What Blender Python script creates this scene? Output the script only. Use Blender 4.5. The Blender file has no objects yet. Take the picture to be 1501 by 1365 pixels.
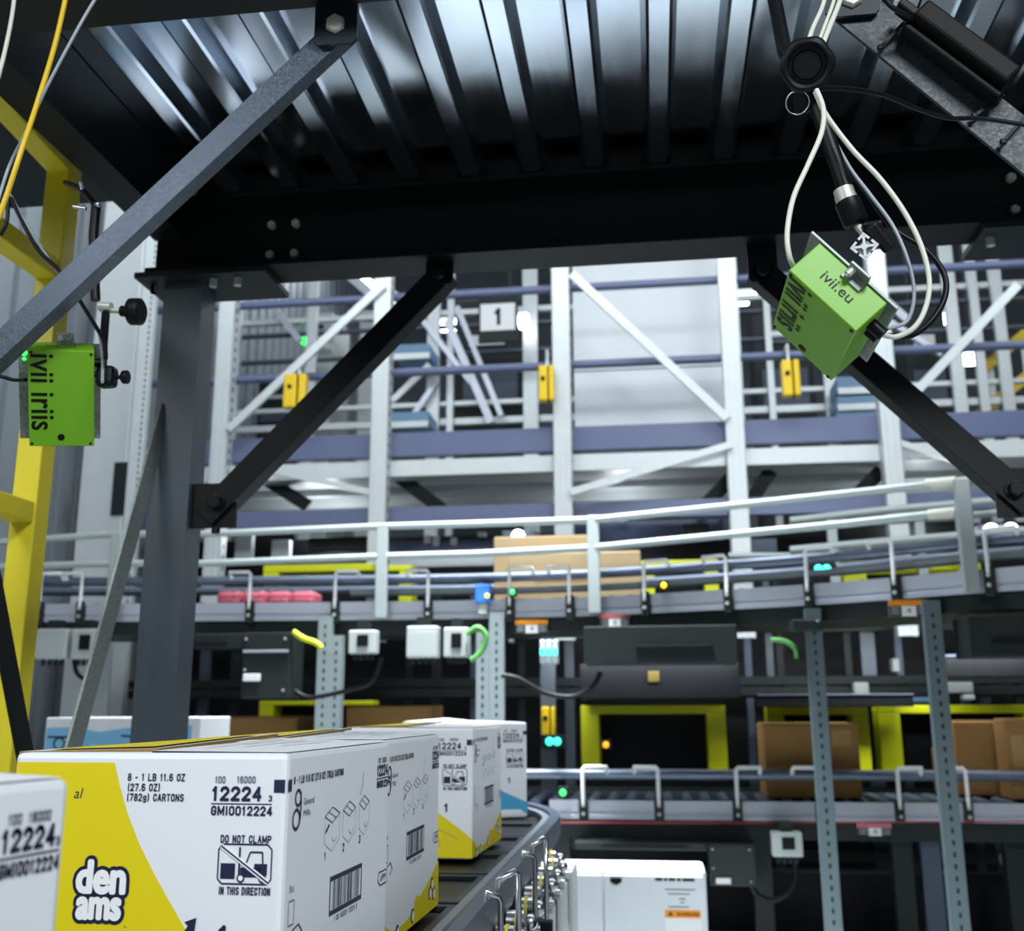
import bpy, bmesh, math, random
from mathutils import Vector, Matrix
random.seed(7)
sc = bpy.context.scene
COL = sc.collection
R = math.radians

# ------------------------------------------------------------------ camera
F_PX, PITCH, YAW, ROLL = 1540.0, R(12.98), R(7.5), R(0.2)
CAM = Vector((0, 0, 1.3))
fwd = Vector((-math.sin(YAW) * math.cos(PITCH), math.cos(YAW) * math.cos(PITCH), math.sin(PITCH)))
rt0 = Vector((math.cos(YAW), math.sin(YAW), 0))
up0 = rt0.cross(fwd)
c_, s_ = math.cos(ROLL), math.sin(ROLL)
RT, UP = rt0 * c_ - up0 * s_, up0 * c_ + rt0 * s_
cam = bpy.data.cameras.new('camera')
cam_o = bpy.data.objects.new('camera', cam)
COL.objects.link(cam_o)
m = Matrix((RT, UP, -fwd)).transposed().to_4x4()
m.translation = CAM
cam_o.matrix_world = m
cam.sensor_fit = 'HORIZONTAL'
cam.sensor_width = 36
cam.lens = 36 * F_PX / 1501
cam.clip_start = 0.05
cam.dof.use_dof = True
cam.dof.focus_distance = 1.45
cam.dof.aperture_fstop = 5.6
sc.camera = cam_o

# ------------------------------------------------------------------ world, exposure, big lamps, added fill lights
w = bpy.data.worlds.new('hall_air')
sc.world = w
w.use_nodes = True
w.node_tree.nodes['Background'].inputs[0].default_value = (0.62, 0.72, 0.86, 1)
w.node_tree.nodes['Background'].inputs[1].default_value = 0.05
sc.view_settings.view_transform = 'Standard'
sc.view_settings.look = 'None'
sc.view_settings.gamma = 1
sc.view_settings.exposure = 0.0
sc.cycles.use_denoising = True
sc.cycles.max_bounces = 8
sc.cycles.caustics_reflective = False
sc.cycles.caustics_refractive = False
sc.cycles.sample_clamp_indirect = 4


def lamp(name, loc, target, sx, sy, watts, col=(0.90, 0.96, 1.0)):
    l = bpy.data.lights.new(name, 'AREA')
    l.shape = 'RECTANGLE'
    l.size, l.size_y = sx, sy
    l.energy = watts
    l.color = col
    o = bpy.data.objects.new(name, l)
    COL.objects.link(o)
    o.location = loc
    o.rotation_euler = (Vector(target) - Vector(loc)).to_track_quat('-Z', 'Y').to_euler()
    return o


lamp('hall_lamp', (-3.0, 4.3, 6.2), (-2.6, 7.2, 2.6), 3.0, 0.8, 92)
lamp('hall_lamp', (0.4, 4.3, 6.2), (0.4, 7.2, 2.6), 3.0, 0.8, 112)
lamp('hall_lamp', (3.4, 4.3, 6.2), (2.6, 7.2, 2.6), 3.0, 0.8, 88)
lamp('hall_lamp', (-1.5, 10.5, 7.0), (-1.5, 10.5, 0), 4.0, 2.0, 130)
lamp('hall_lamp', (2.5, 10.5, 7.0), (2.5, 10.5, 0), 4.0, 2.0, 120)
lamp('aisle_lamp', (-0.75, 5.1, 6.6), (-0.75, 5.25, 0), 1.2, 0.5, 170).data.spread = R(48)
lamp('left_bay_lamp', (-3.3, 0.6, 4.2), (-1.5, 2.4, 1.7), 1.2, 0.6, 26)
lamp('walkway_lamp', (1.6, -2.4, 4.3), (-0.5, 1.6, 1.0), 2.0, 0.8, 255)
lamp('walkway_lamp', (-2.4, -1.1, 3.6), (-0.7, 1.4, 1.1), 1.6, 0.8, 48)
for ax_ in (-2.6, -0.2, 2.0):  # added point lights behind the lower beam, brightening the rack deck underside
    pl = bpy.data.lights.new('underdeck_fill', 'POINT')
    pl.energy, pl.shadow_soft_size, pl.color = 11, 0.12, (0.92, 0.97, 1.0)
    po = bpy.data.objects.new('underdeck_fill', pl)
    COL.objects.link(po)
    po.location = (ax_, 7.95, 2.66)
for ax_ in (-0.1, 1.6):  # added fill below the upper conveyor to brighten the yellow portals
    lamp('portal_fill', (ax_, 6.35, 1.66), (ax_, 7.0, 1.05), 1.2, 0.1, 15)

# ------------------------------------------------------------------ measuring helpers
def ray(x, y):
    return fwd + RT * ((x - 750.5) / F_PX) + UP * ((682.5 - y) / F_PX)


def PY(x, y, Y):
    d = ray(x, y)
    return CAM + d * (Y / d.y)


def PX(x, y, X):
    d = ray(x, y)
    return CAM + d * (X / d.x)


def PZ(x, y, Z):
    d = ray(x, y)
    return CAM + d * ((Z - CAM.z) / d.z)


# ------------------------------------------------------------------ materials
def lin(h):
    h = h.lstrip('#')
    v = [int(h[i:i + 2], 16) / 255 for i in (0, 2, 4)]
    return [c / 12.92 if c <= 0.04045 else ((c + 0.055) / 1.055) ** 2.4 for c in v]


def mat(name, hexa, rough=0.5, metal=0.0, noise=0.0, scale=20.0, kind='noise', bump=0.0, emit=0.0, stretch=None, alpha=None):
    mt = bpy.data.materials.new(name)
    mt.use_nodes = True
    nt = mt.node_tree
    b = nt.nodes['Principled BSDF']
    col = lin(hexa)
    b.inputs['Base Color'].default_value = (*col, 1)
    b.inputs['Roughness'].default_value = rough
    b.inputs['Metallic'].default_value = metal
    if max(col) < 0.03:
        b.inputs['Specular IOR Level'].default_value = 0.2
    if emit:
        b.inputs['Emission Color'].default_value = (*col, 1)
        b.inputs['Emission Strength'].default_value = emit
    if alpha is not None:
        b.inputs['Alpha'].default_value = alpha
    if noise or bump:
        tc = nt.nodes.new('ShaderNodeTexCoord')
        mp = nt.nodes.new('ShaderNodeMapping')
        nt.links.new(tc.outputs['Object'], mp.inputs['Vector'])
        if stretch:
            mp.inputs['Scale'].default_value = stretch
        if kind == 'voronoi':
            tx = nt.nodes.new('ShaderNodeTexVoronoi')
            tx.inputs['Scale'].default_value = scale
            sep = nt.nodes.new('ShaderNodeSeparateColor')
            nt.links.new(tx.outputs['Color'], sep.inputs[0])
            out = sep.outputs[0]
        else:
            tx = nt.nodes.new('ShaderNodeTexNoise')
            tx.inputs['Scale'].default_value = scale
            tx.inputs['Detail'].default_value = 4
            out = tx.outputs[0]
        nt.links.new(mp.outputs[0], tx.inputs['Vector'])
        if noise:
            mr = nt.nodes.new('ShaderNodeMapRange')
            mr.inputs['To Min'].default_value = 1 - noise
            mr.inputs['To Max'].default_value = 1 + noise
            nt.links.new(out, mr.inputs['Value'])
            vm = nt.nodes.new('ShaderNodeVectorMath')
            vm.operation = 'SCALE'
            vm.inputs[0].default_value = col
            nt.links.new(mr.outputs[0], vm.inputs['Scale'])
            nt.links.new(vm.outputs[0], b.inputs['Base Color'])
            mr2 = nt.nodes.new('ShaderNodeMapRange')
            mr2.inputs['To Min'].default_value = max(0.03, rough - noise * 0.25)
            mr2.inputs['To Max'].default_value = min(1, rough + noise * 0.25)
            nt.links.new(out, mr2.inputs['Value'])
            nt.links.new(mr2.outputs[0], b.inputs['Roughness'])
        if bump:
            bp = nt.nodes.new('ShaderNodeBump')
            bp.inputs['Strength'].default_value = bump
            bp.inputs['Distance'].default_value = 0.004
            nt.links.new(out, bp.inputs['Height'])
            nt.links.new(bp.outputs[0], b.inputs['Normal'])
    return mt


M = dict(
    dark=mat('anthracite_paint', '#20262b', 0.45, 0.1, 0.18, 9),
    black=mat('black_steel', '#0e1113', 0.42, 0.1, 0.15, 12),
    post=mat('slate_paint', '#454e58', 0.38, 0.15, 0.12, 6, stretch=(4, 4, 0.6)),
    galv=mat('galvanised', '#48525f', 0.42, 0.5, 0.38, 300, 'voronoi', 0.12),
    galvd=mat('dull_galvanised', '#868e8c', 0.45, 0.5, 0.22, 220, 'voronoi', 0.1),
    dullbar=mat('dull_dark_zinc', '#262d32', 0.5, 0.35, 0.3, 240, 'voronoi', 0.1),
    deck=mat('galvanised_sheet', '#c2ccd8', 0.15, 1.0, 0.12, 7, stretch=(8, 0.7, 1)),
    bolt=mat('zinc_bolt', '#bfc2b8', 0.4, 0.35, 0.12, 80),
    alu=mat('brushed_aluminium', '#b6bbc7', 0.38, 0.45, 0.06, 30, stretch=(0.3, 0.3, 12)),
    alud=mat('slate_aluminium', '#464f60', 0.45, 0.25, 0.08, 20),
    rack=mat('pale_rack_steel', '#ccd3d6', 0.42, 0.3, 0.07, 14),
    guide=mat('slate_guide_tube', '#566072', 0.36, 0.3, 0.06, 10),
    blue=mat('blue_grey_beam', '#606a8a', 0.4, 0.15, 0.06, 5),
    bluel=mat('blue_belt', '#6d94b4', 0.5, 0.0, 0.08, 5),
    yel=mat('yellow_paint', '#e0cf2c', 0.42, 0.0, 0.05, 8),
    yelg=mat('lime_yellow_paint', '#cfd400', 0.45, 0.0, 0.05, 8),
    yelo=mat('amber_yellow', '#e8c41c', 0.4, 0.0, 0.05, 8),
    lime=mat('lime_enamel', '#6ba717', 0.4, 0.0, 0.04, 30, bump=0.02),
    carton=mat('white_carton', '#e6e9ee', 0.62, 0.0, 0.025, 6, bump=0.05),
    edge=mat('corrugated_edge', '#8d6f45', 0.9, 0.0, 0.3, 300),
    navy=mat('navy_ink', '#1d2342', 0.55),
    inkg=mat('grey_ink', '#6d7486', 0.6),
    py=mat('yellow_ink', '#e2d012', 0.5, 0.0, 0.03, 12),
    pb=mat('blue_ink', '#4aa6d2', 0.5, 0.0, 0.03, 12),
    pbm=mat('sky_blue_ink', '#7fbfe6', 0.5, 0.0, 0.05, 12),
    pbl=mat('pale_blue_ink', '#a9d3ea', 0.5, 0.0, 0.05, 12),
    white=mat('white_print', '#f2f4f6', 0.5),
    gold=mat('dull_brass', '#5c4e1c', 0.5, 0.3, 0.2, 30),
    tan=mat('tan_cardboard', '#94805f', 0.75, 0.0, 0.08, 9),
    brown=mat('brown_cardboard', '#7c5a2c', 0.8, 0.0, 0.15, 9),
    rub=mat('black_rubber', '#0d0f12', 0.5, 0.0, 0.2, 30),
    belt=mat('belt_plate', '#121417', 0.45, 0.0, 0.12, 18),
    plast=mat('black_plastic', '#0c0d11', 0.42, 0.0, 0.1, 40),
    chrome=mat('chrome', '#c6c9cd', 0.26, 1.0, 0.05, 10),
    cw=mat('white_cable', '#d0d2c4', 0.45, 0.0, 0.05, 50),
    cg=mat('grey_cable', '#9aa3aa', 0.45, 0.0, 0.05, 50),
    cy=mat('yellow_cable', '#d9b41c', 0.42, 0.0, 0.06, 40),
    char=mat('charcoal_panel', '#272d2d', 0.5, 0.1, 0.12, 6),
    box=mat('pale_housing', '#b4bbba', 0.5, 0.0, 0.04, 10),
    cab=mat('white_enamel', '#dde4ea', 0.42, 0.0, 0.03, 5),
    oran=mat('orange_label', '#e08a1e', 0.5, 0.0, 0.04, 20),
    redl=mat('red_label', '#c46a72', 0.5, 0.0, 0.05, 20),
    pink=mat('pink_pack', '#dd6f84', 0.4, 0.0, 0.4, 22),
    red=mat('red_cord', '#9c2a32', 0.5, 0.0, 0.05, 50),
    sens=mat('blue_sensor', '#3476d8', 0.4, 0.0, 0.05, 20),
    wall=mat('ribbed_wall', '#8b949b', 0.42, 0.25, 0.06, 3),
    railm=mat('railing_steel', '#a3adad', 0.45, 0.25, 0.06, 14),
    legm=mat('dull_leg_zinc', '#8d999c', 0.5, 0.25, 0.08, 40),
    legd=mat('teal_grey_leg_zinc', '#64747a', 0.5, 0.25, 0.1, 40),
    wear=mat('worn_strip', '#70787f', 0.45, 0.2, 0.12, 30),
    walld=mat('back_wall', '#59636c', 0.6, 0.0, 0.15, 1.2),
    floor=mat('epoxy_floor', '#cdd2d1', 0.4, 0.0, 0.08, 1.5),
    ceil=mat('dark_ceiling', '#3a4249', 0.7, 0.0, 0.1, 1),
    lite=mat('lamp_diffuser', '#f2f8ff', 0.5, emit=9.0),
    ledc=mat('cyan_led', '#3fe8d0', 0.4, emit=2.2),
    ledg=mat('green_led', '#35e060', 0.4, emit=2.5),
    ledy=mat('yellow_led', '#ffd21c', 0.4, emit=2.0),
    ledo=mat('orange_led', '#ff8a14', 0.4, emit=2.5),
    green=mat('green_harness', '#4f8f45', 0.5, 0.0, 0.1, 30),
)

# ------------------------------------------------------------------ mesh building
ORG = {}


def tag(o, label, cat, group=None, kind='thing'):
    o['label'] = label
    o['category'] = cat
    if group:
        o['group'] = group
    o['kind'] = kind
    return o


def thing(name, label, cat, loc, group=None, rz=0.0):
    o = bpy.data.objects.new(name, None)
    o.empty_display_size = 0.05
    COL.objects.link(o)
    o.location = loc
    o.rotation_euler = (0, 0, rz)
    ORG[o.name] = Vector(loc)
    return tag(o, label, cat, group)


class MB:
    def __init__(self):
        self.v, self.f, self.mi, self.sm = [], [], [], []

    def add(self, vs, fs, mi=0, sm=False):
        n = len(self.v)
        self.v += [Vector(p) for p in vs]
        for f in fs:
            self.f.append([n + i for i in f])
            self.mi.append(mi)
            self.sm.append(sm)
        return self

    def box(self, lo, hi, mi=0, bev=0.0):
        (a, b, c), (d, e, f) = lo, hi
        a, d = min(a, d), max(a, d)
        b, e = min(b, e), max(b, e)
        c, f = min(c, f), max(c, f)
        return self.obox((( a + d) / 2, (b + e) / 2, (c + f) / 2), (1, 0, 0), (0, 1, 0), (0, 0, 1), (d - a, e - b, f - c), mi, bev)

    def obox(self, c, ax, ay, az, size, mi=0, bev=0.0):
        c, ax, ay, az = Vector(c), Vector(ax), Vector(ay), Vector(az)
        hx, hy, hz = size[0] / 2, size[1] / 2, size[2] / 2
        if bev <= 0 or bev * 2.2 > min(size):
            vs = [c + ax * (i * hx) + ay * (j * hy) + az * (k * hz) for k in (-1, 1) for j in (-1, 1) for i in (-1, 1)]
            return self.add(vs, [(0, 2, 3, 1), (4, 5, 7, 6), (0, 1, 5, 4), (2, 6, 7, 3), (0, 4, 6, 2), (1, 3, 7, 5)], mi)
        bm = bmesh.new()
        bmesh.ops.create_cube(bm, size=1)
        for vv in bm.verts:
            vv.co = Vector((vv.co.x * size[0], vv.co.y * size[1], vv.co.z * size[2]))
        bmesh.ops.bevel(bm, geom=bm.edges[:], offset=bev, segments=2, affect='EDGES', profile=0.5)
        bm.verts.index_update()
        vs = [c + ax * p.co.x + ay * p.co.y + az * p.co.z for p in bm.verts]
        fs = [[p.index for p in f.verts] for f in bm.faces]
        bm.free()
        return self.add(vs, fs, mi)

    def bar(self, p0, p1, wd, th, mi=0, upv=(0, 0, 1), bev=0.0):
        """box from p0 to p1; th runs along upv, wd across"""
        p0, p1 = Vector(p0), Vector(p1)
        ax = (p1 - p0)
        L = ax.length
        ax.normalize()
        u = Vector(upv)
        u = (u - ax * u.dot(ax)).normalized()
        s = ax.cross(u)
        return self.obox((p0 + p1) / 2, ax, s, u, (L, wd, th), mi, bev)

    def tube(self, pts, r, mi=0, seg=10, cap=True):
        pts = [Vector(p) for p in pts]
        rs = r if isinstance(r, (list, tuple)) else [r] * len(pts)
        rings = []
        prev = None
        for i, p in enumerate(pts):
            t = (pts[min(i + 1, len(pts) - 1)] - pts[max(i - 1, 0)]).normalized()
            if prev is None:
                a = Vector((0, 0, 1)) if abs(t.z) < 0.9 else Vector((1, 0, 0))
            else:
                a = prev
            n = (a - t * a.dot(t)).normalized()
            prev = n
            b = t.cross(n)
            rings.append([p + n * (rs[i] * math.cos(2 * math.pi * k / seg)) + b * (rs[i] * math.sin(2 * math.pi * k / seg)) for k in range(seg)])
        vs = [q for rg in rings for q in rg]
        fs = []
        for i in range(len(rings) - 1):
            for k in range(seg):
                fs.append((i * seg + k, i * seg + (k + 1) % seg, (i + 1) * seg + (k + 1) % seg, (i + 1) * seg + k))
        self.add(vs, fs, mi, True)
        if cap:
            self.add(rings[0], [list(range(seg))[::-1]], mi)
            self.add(rings[-1], [list(range(seg))], mi)
        return self

    def cyl(self, p0, p1, r, mi=0, seg=14, r2=None):
        return self.tube([p0, p1], [r, r if r2 is None else r2], mi, seg)

    def prism(self, poly, o, ux, uy, n, depth, mi=0):
        """2-D polygon (counter-clockwise) in frame o,ux,uy pushed along n"""
        o, ux, uy, n = Vector(o), Vector(ux), Vector(uy), Vector(n)
        k = len(poly)
        a = [o + ux * p[0] + uy * p[1] for p in poly]
        b = [p + n * depth for p in a]
        self.add(a, [list(range(k))[::-1]], mi)
        self.add(b, [list(range(k))], mi)
        self.add(a + b, [(i, (i + 1) % k, k + (i + 1) % k, k + i) for i in range(k)], mi)
        return self

    def ball(self, c, r, mi=0, seg=12, rings=8, sq=(1, 1, 1)):
        c = Vector(c)
        vs = []
        for i in range(rings + 1):
            th = math.pi * i / rings
            for k in range(seg):
                ph = 2 * math.pi * k / seg
                vs.append(c + Vector((r * sq[0] * math.sin(th) * math.cos(ph), r * sq[1] * math.sin(th) * math.sin(ph), r * sq[2] * math.cos(th))))
        fs = []
        for i in range(rings):
            for k in range(seg):
                fs.append((i * seg + k, (i + 1) * seg + k, (i + 1) * seg + (k + 1) % seg, i * seg + (k + 1) % seg))
        return self.add(vs, fs, mi, True)

    def sweep(self, path, prof, mi=0, closed=False):
        """profile (offset to the right of travel, z) swept along an XY path with its own z"""
        path = [Vector(p) for p in path]
        rings = []
        for i, p in enumerate(path):
            t = path[min(i + 1, len(path) - 1)] - path[max(i - 1, 0)]
            t.z = 0
            t.normalize()
            n = Vector((t.y, -t.x, 0))
            rings.append([p + n * q[0] + Vector((0, 0, q[1])) for q in prof])
        k = len(prof)
        vs = [q for rg in rings for q in rg]
        fs = []
        for i in range(len(rings) - 1):
            for j in range(k):
                fs.append((i * k + j, i * k + (j + 1) % k, (i + 1) * k + (j + 1) % k, (i + 1) * k + j))
        self.add(vs, fs, mi)
        self.add(rings[0], [list(range(k))], mi)
        self.add(rings[-1], [list(range(k))[::-1]], mi)
        return self

    def build(self, name, mats, parent=None, fix=True):
        me = bpy.data.meshes.new(name)
        off = ORG.get(parent.name, Vector((0, 0, 0))) if parent else Vector((0, 0, 0))
        me.from_pydata([p - off for p in self.v], [], self.f)
        ml = mats if isinstance(mats, (list, tuple)) else [mats]
        for mm in ml:
            me.materials.append(mm)
        for p, i, s in zip(me.polygons, self.mi, self.sm):
            p.material_index = min(i, len(ml) - 1)
            p.use_smooth = s
        if fix:
            bm = bmesh.new()
            bm.from_mesh(me)
            bmesh.ops.recalc_face_normals(bm, faces=bm.faces[:])
            bm.to_mesh(me)
            bm.free()
        o = bpy.data.objects.new(name, me)
        COL.objects.link(o)
        if parent:
            o.parent = parent
            ORG[o.name] = off
        return o


def struct(name, mb, mats):
    o = mb.build(name, mats)
    o['kind'] = 'structure'
    o['label'] = ''
    del o['label']
    return o


KIDS = {}


def copy_tree(o, label=None, group=None, loc=None, rz=None):
    def rec(a, parent):
        c = a.copy()
        COL.objects.link(c)
        c.parent = parent
        for ch in [x for x in sc.objects if x.parent == a]:
            rec(ch, c)
        return c
    c = rec(o, None)
    if label:
        c['label'] = label
    if group:
        c['group'] = group
    if loc is not None:
        c.location = loc
    if rz is not None:
        c.rotation_euler = (0, 0, rz)
    return c


def smooth_path(pts, n=8):
    pts = [Vector(p) for p in pts]
    out = []
    for i in range(len(pts) - 1):
        p0, p1, p2, p3 = pts[max(i - 1, 0)], pts[i], pts[i + 1], pts[min(i + 2, len(pts) - 1)]
        for k in range(n):
            t = k / n
            out.append(0.5 * ((2 * p1) + (p2 - p0) * t + (2 * p0 - 5 * p1 + 4 * p2 - p3) * t * t + (3 * p1 - p0 - 3 * p2 + p3) * t ** 3))
    out.append(pts[-1])
    return out


# lettering: text outlines turned into flat polygons
TCACHE = {}


def text_geo(s, bold=0.0):
    key = (s, bold)
    if key not in TCACHE:
        cu = bpy.data.curves.new('t', 'FONT')
        cu.body = s
        cu.size = 1.0
        cu.offset = bold
        cu.resolution_u = 3
        ob = bpy.data.objects.new('t', cu)
        COL.objects.link(ob)
        dg = bpy.context.evaluated_depsgraph_get()
        me = bpy.data.meshes.new_from_object(ob.evaluated_get(dg))
        vs = [(p.co.x, p.co.y) for p in me.vertices]
        fs = [list(p.vertices) for p in me.polygons]
        bpy.data.objects.remove(ob)
        bpy.data.curves.remove(cu)
        bpy.data.meshes.remove(me)
        x0, x1 = min(v[0] for v in vs), max(v[0] for v in vs)
        TCACHE[key] = (vs, fs, x0, x1)
    return TCACHE[key]


def _arc(cx, cy, rx, ry, a0, a1, n=7):
    return [(cx + rx * math.cos(R(a0 + (a1 - a0) * i / n)), cy + ry * math.sin(R(a0 + (a1 - a0) * i / n))) for i in range(n + 1)]


_O = _arc(.5, .72, .5, .28, 0, 180) + _arc(.5, .28, .5, .28, 180, 360) + [(1, .72)]
GLYPH = {
    '0': [_O], 'O': [_O], '1': [[(.12, .78), (.55, 1), (.55, 0)]], '2': [_arc(.5, .72, .5, .28, 170, -20) + [(0, 0), (1, 0)]],
    '3': [_arc(.45, .75, .5, .25, 160, -90), _arc(.45, .25, .52, .25, 90, -160)], '4': [[(.75, 0), (.75, 1), (0, .28), (1, .28)]],
    '6': [[(.9, .88)] + _arc(.5, .72, .5, .28, 40, 180) + [(0, .3)], _arc(.5, .3, .5, .3, 0, 360, 12)],
    '7': [[(0, 1), (1, 1), (.35, 0)]], '8': [_arc(.5, .75, .44, .25, 0, 360, 12), _arc(.5, .25, .5, .25, 0, 360, 12)],
    'A': [[(0, 0), (.5, 1), (1, 0)], [(.2, .3), (.8, .3)]], 'B': [[(0, 0), (0, 1), (.5, 1)] + _arc(.5, .76, .45, .24, 90, -90) + [(0, .52)], _arc(.5, .26, .5, .26, 90, -90) + [(0, 0)]],
    'C': [_arc(.5, .7, .5, .3, 0, 180) + _arc(.5, .3, .5, .3, 180, 360)], 'D': [[(0, 0), (0, 1), (.4, 1)] + _arc(.4, .65, .6, .35, 90, 0) + _arc(.4, .35, .6, .35, 0, -90) + [(0, 0)]],
    'E': [[(1, 1), (0, 1), (0, 0), (1, 0)], [(0, .52), (.8, .52)]], 'G': [_arc(.5, .7, .5, .3, 10, 180) + _arc(.5, .3, .5, .3, 180, 360) + [(1, .46), (.55, .46)]],
    'H': [[(0, 0), (0, 1)], [(1, 0), (1, 1)], [(0, .5), (1, .5)]], 'I': [[(.5, 0), (.5, 1)]], 'L': [[(0, 1), (0, 0), (1, 0)]],
    'M': [[(0, 0), (0, 1), (.5, .15), (1, 1), (1, 0)]], 'N': [[(0, 0), (0, 1), (1, 0), (1, 1)]], 'P': [[(0, 0), (0, 1), (.5, 1)] + _arc(.5, .73, .48, .27, 90, -90) + [(0, .46)]],
    'R': [[(0, 0), (0, 1), (.5, 1)] + _arc(.5, .74, .48, .26, 90, -90) + [(0, .48)], [(.5, .48), (1, 0)]],
    'S': [_arc(.5, .75, .48, .25, 20, 270) + _arc(.5, .25, .5, .25, 90, -160)], 'T': [[(0, 1), (1, 1)], [(.5, 1), (.5, 0)]],
    'U': [[(0, 1), (0, .3)] + _arc(.5, .3, .5, .3, 180, 360) + [(1, 1)]], 'Z': [[(0, 1), (1, 1), (0, 0), (1, 0)]], 'g': [_arc(.5, .42, .45, .26, 0, 360, 12), [(.95, .68), (.95, -.05)] + _arc(.5, -.02, .45, .2, 0, -150)],
    '(': [[(.8, 1.08), (.4, .75), (.4, .25), (.8, -.08)]], ')': [[(.2, 1.08), (.6, .75), (.6, .25), (.2, -.08)]], '.': [[(.5, 0), (.5, .06)]], '-': [[(.1, .45), (.9, .45)]], 'W': [[(0, 1), (.25, 0), (.5, .8), (.75, 0), (1, 1)]],
}
GW = {'1': .7, 'I': .35, '.': .3, '(': .5, ')': .5, ' ': .55, 'M': 1.3, 'W': 1.35, '-': .7}


class Face:
    """decorates one flat face: o = origin, ux, uy axes of the drawing, n = outward normal"""

    def __init__(self, mb, o, ux, uy, n):
        self.mb, self.o, self.ux, self.uy, self.n = mb, Vector(o), Vector(ux), Vector(uy), Vector(n)

    def p(self, u, v, h):
        return self.o + self.ux * u + self.uy * v + self.n * h

    def poly(self, pts, mi, h=0.0006):
        self.mb.add([self.p(a, b, h) for a, b in pts], [list(range(len(pts)))], mi)

    def strip(self, top, bot, mi, h=0.0006):
        """quads between two lines of equal length"""
        n = len(top)
        self.mb.add([self.p(a, b, h) for a, b in top] + [self.p(a, b, h) for a, b in bot], [(i, i + 1, n + i + 1, n + i) for i in range(n - 1)], mi)

    def rect(self, u0, v0, u1, v1, mi, h=0.0006):
        self.poly([(u0, v0), (u1, v0), (u1, v1), (u0, v1)], mi, h)

    def line(self, pts, wd, mi, h=0.0008):
        for (a, b), (c, d) in zip(pts[:-1], pts[1:]):
            L = math.hypot(c - a, d - b) or 1e-9
            nx, ny = -(d - b) / L * wd / 2, (c - a) / L * wd / 2
            self.poly([(a + nx, b + ny), (c + nx, d + ny), (c - nx, d - ny), (a - nx, b - ny)], mi, h)

    def ring(self, u, v, r, wd, mi, a0=0, a1=360, h=0.0008, n=20, sy=1.0):
        pts = [(u + r * math.cos(R(a0 + (a1 - a0) * i / n)), v + r * sy * math.sin(R(a0 + (a1 - a0) * i / n))) for i in range(n + 1)]
        self.line(pts, wd, mi, h)

    def disc(self, u, v, r, mi, h=0.0008, n=16):
        self.poly([(u + r * math.cos(2 * math.pi * i / n), v + r * math.sin(2 * math.pi * i / n)) for i in range(n)], mi, h)

    def caps(self, s, u0, v0, u1, cap, mi, wt=0.17, h=0.0009):
        """narrow block lettering drawn as strokes; cap = capital height, v runs down"""
        gap = 0.42
        tot = sum(GW.get(c, 1) + gap for c in s) - gap
        k = (u1 - u0) / tot
        x = u0
        wd = abs(cap) * wt
        for c in s:
            gw = GW.get(c, 1) * k
            for pl_ in GLYPH.get(c, ()):
                pts = [(x + wd * .4 + q[0] * (gw - wd * .4), v0 - q[1] * (abs(cap) - wd) - wd / 2) for q in pl_]
                for (a, b), (c2, d) in zip(pts[:-1], pts[1:]):
                    L = math.hypot(c2 - a, d - b) or 1e-9
                    ex, ey = (c2 - a) / L * wd * .42, (d - b) / L * wd * .42
                    self.line([(a - ex, b - ey), (c2 + ex, d + ey)], wd, mi, h)
            x += gw + gap * k

    def fat(self, s, u0, v0, u1, cap, mi, r, h, n=14):
        """text thickened by a rim of radius r"""
        for i in range(n):
            a = 2 * math.pi * i / n
            self.text(s, u0 + r * math.cos(a), v0 + r * math.sin(a), u1 + r * math.cos(a), cap, mi, h=h)
        self.text(s, u0, v0, u1, cap, mi, h=h)

    def text(self, s, u0, v0, u1, cap, mi, bold=0.0, h=0.001, fit=True, shear=0.0):
        """baseline from (u0,v0) along +u to u1; cap = capital height along +v (negative when v runs down)"""
        vs, fs, x0, x1 = text_geo(s, bold)
        sy = cap / 0.70
        sx = (u1 - u0) / (x1 - x0)
        pts = [self.p(u0 + (x - x0) * sx + shear * y * abs(sy), v0 + y * sy, h) for x, y in vs]
        self.mb.add(pts, fs, mi)


# ================================================================== SETTING
b = MB()
b.box((-8, -5, -0.1), (8, 17, 0))
struct('floor', b, M['floor'])
b = MB()
for i in range(75):                                      # ribbed sheet along the left side of the hall
    y = -1.0 + i * 0.24
    b.box((-4.32, y, 0), (-4.2, y + 0.17, 9))
    b.box((-4.32, y + 0.17, 0), (-4.235, y + 0.24, 9))
struct('wall_left', b, M['wall'])
b = MB()
b.box((-8, 16.6, 0), (8, 16.8, 9))
struct('wall_back', b, M['walld'])
b = MB()
b.box((-8, 3.2, 9), (8, 17, 9.15))
for i in range(7):
    b.box((-8, 5.5 + i * 1.7, 8.7), (8, 5.62 + i * 1.7, 9))
struct('ceiling', b, M['ceil'])

# ================================================================== PLATFORM
Yn, Yf = 1.56, 2.66
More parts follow.
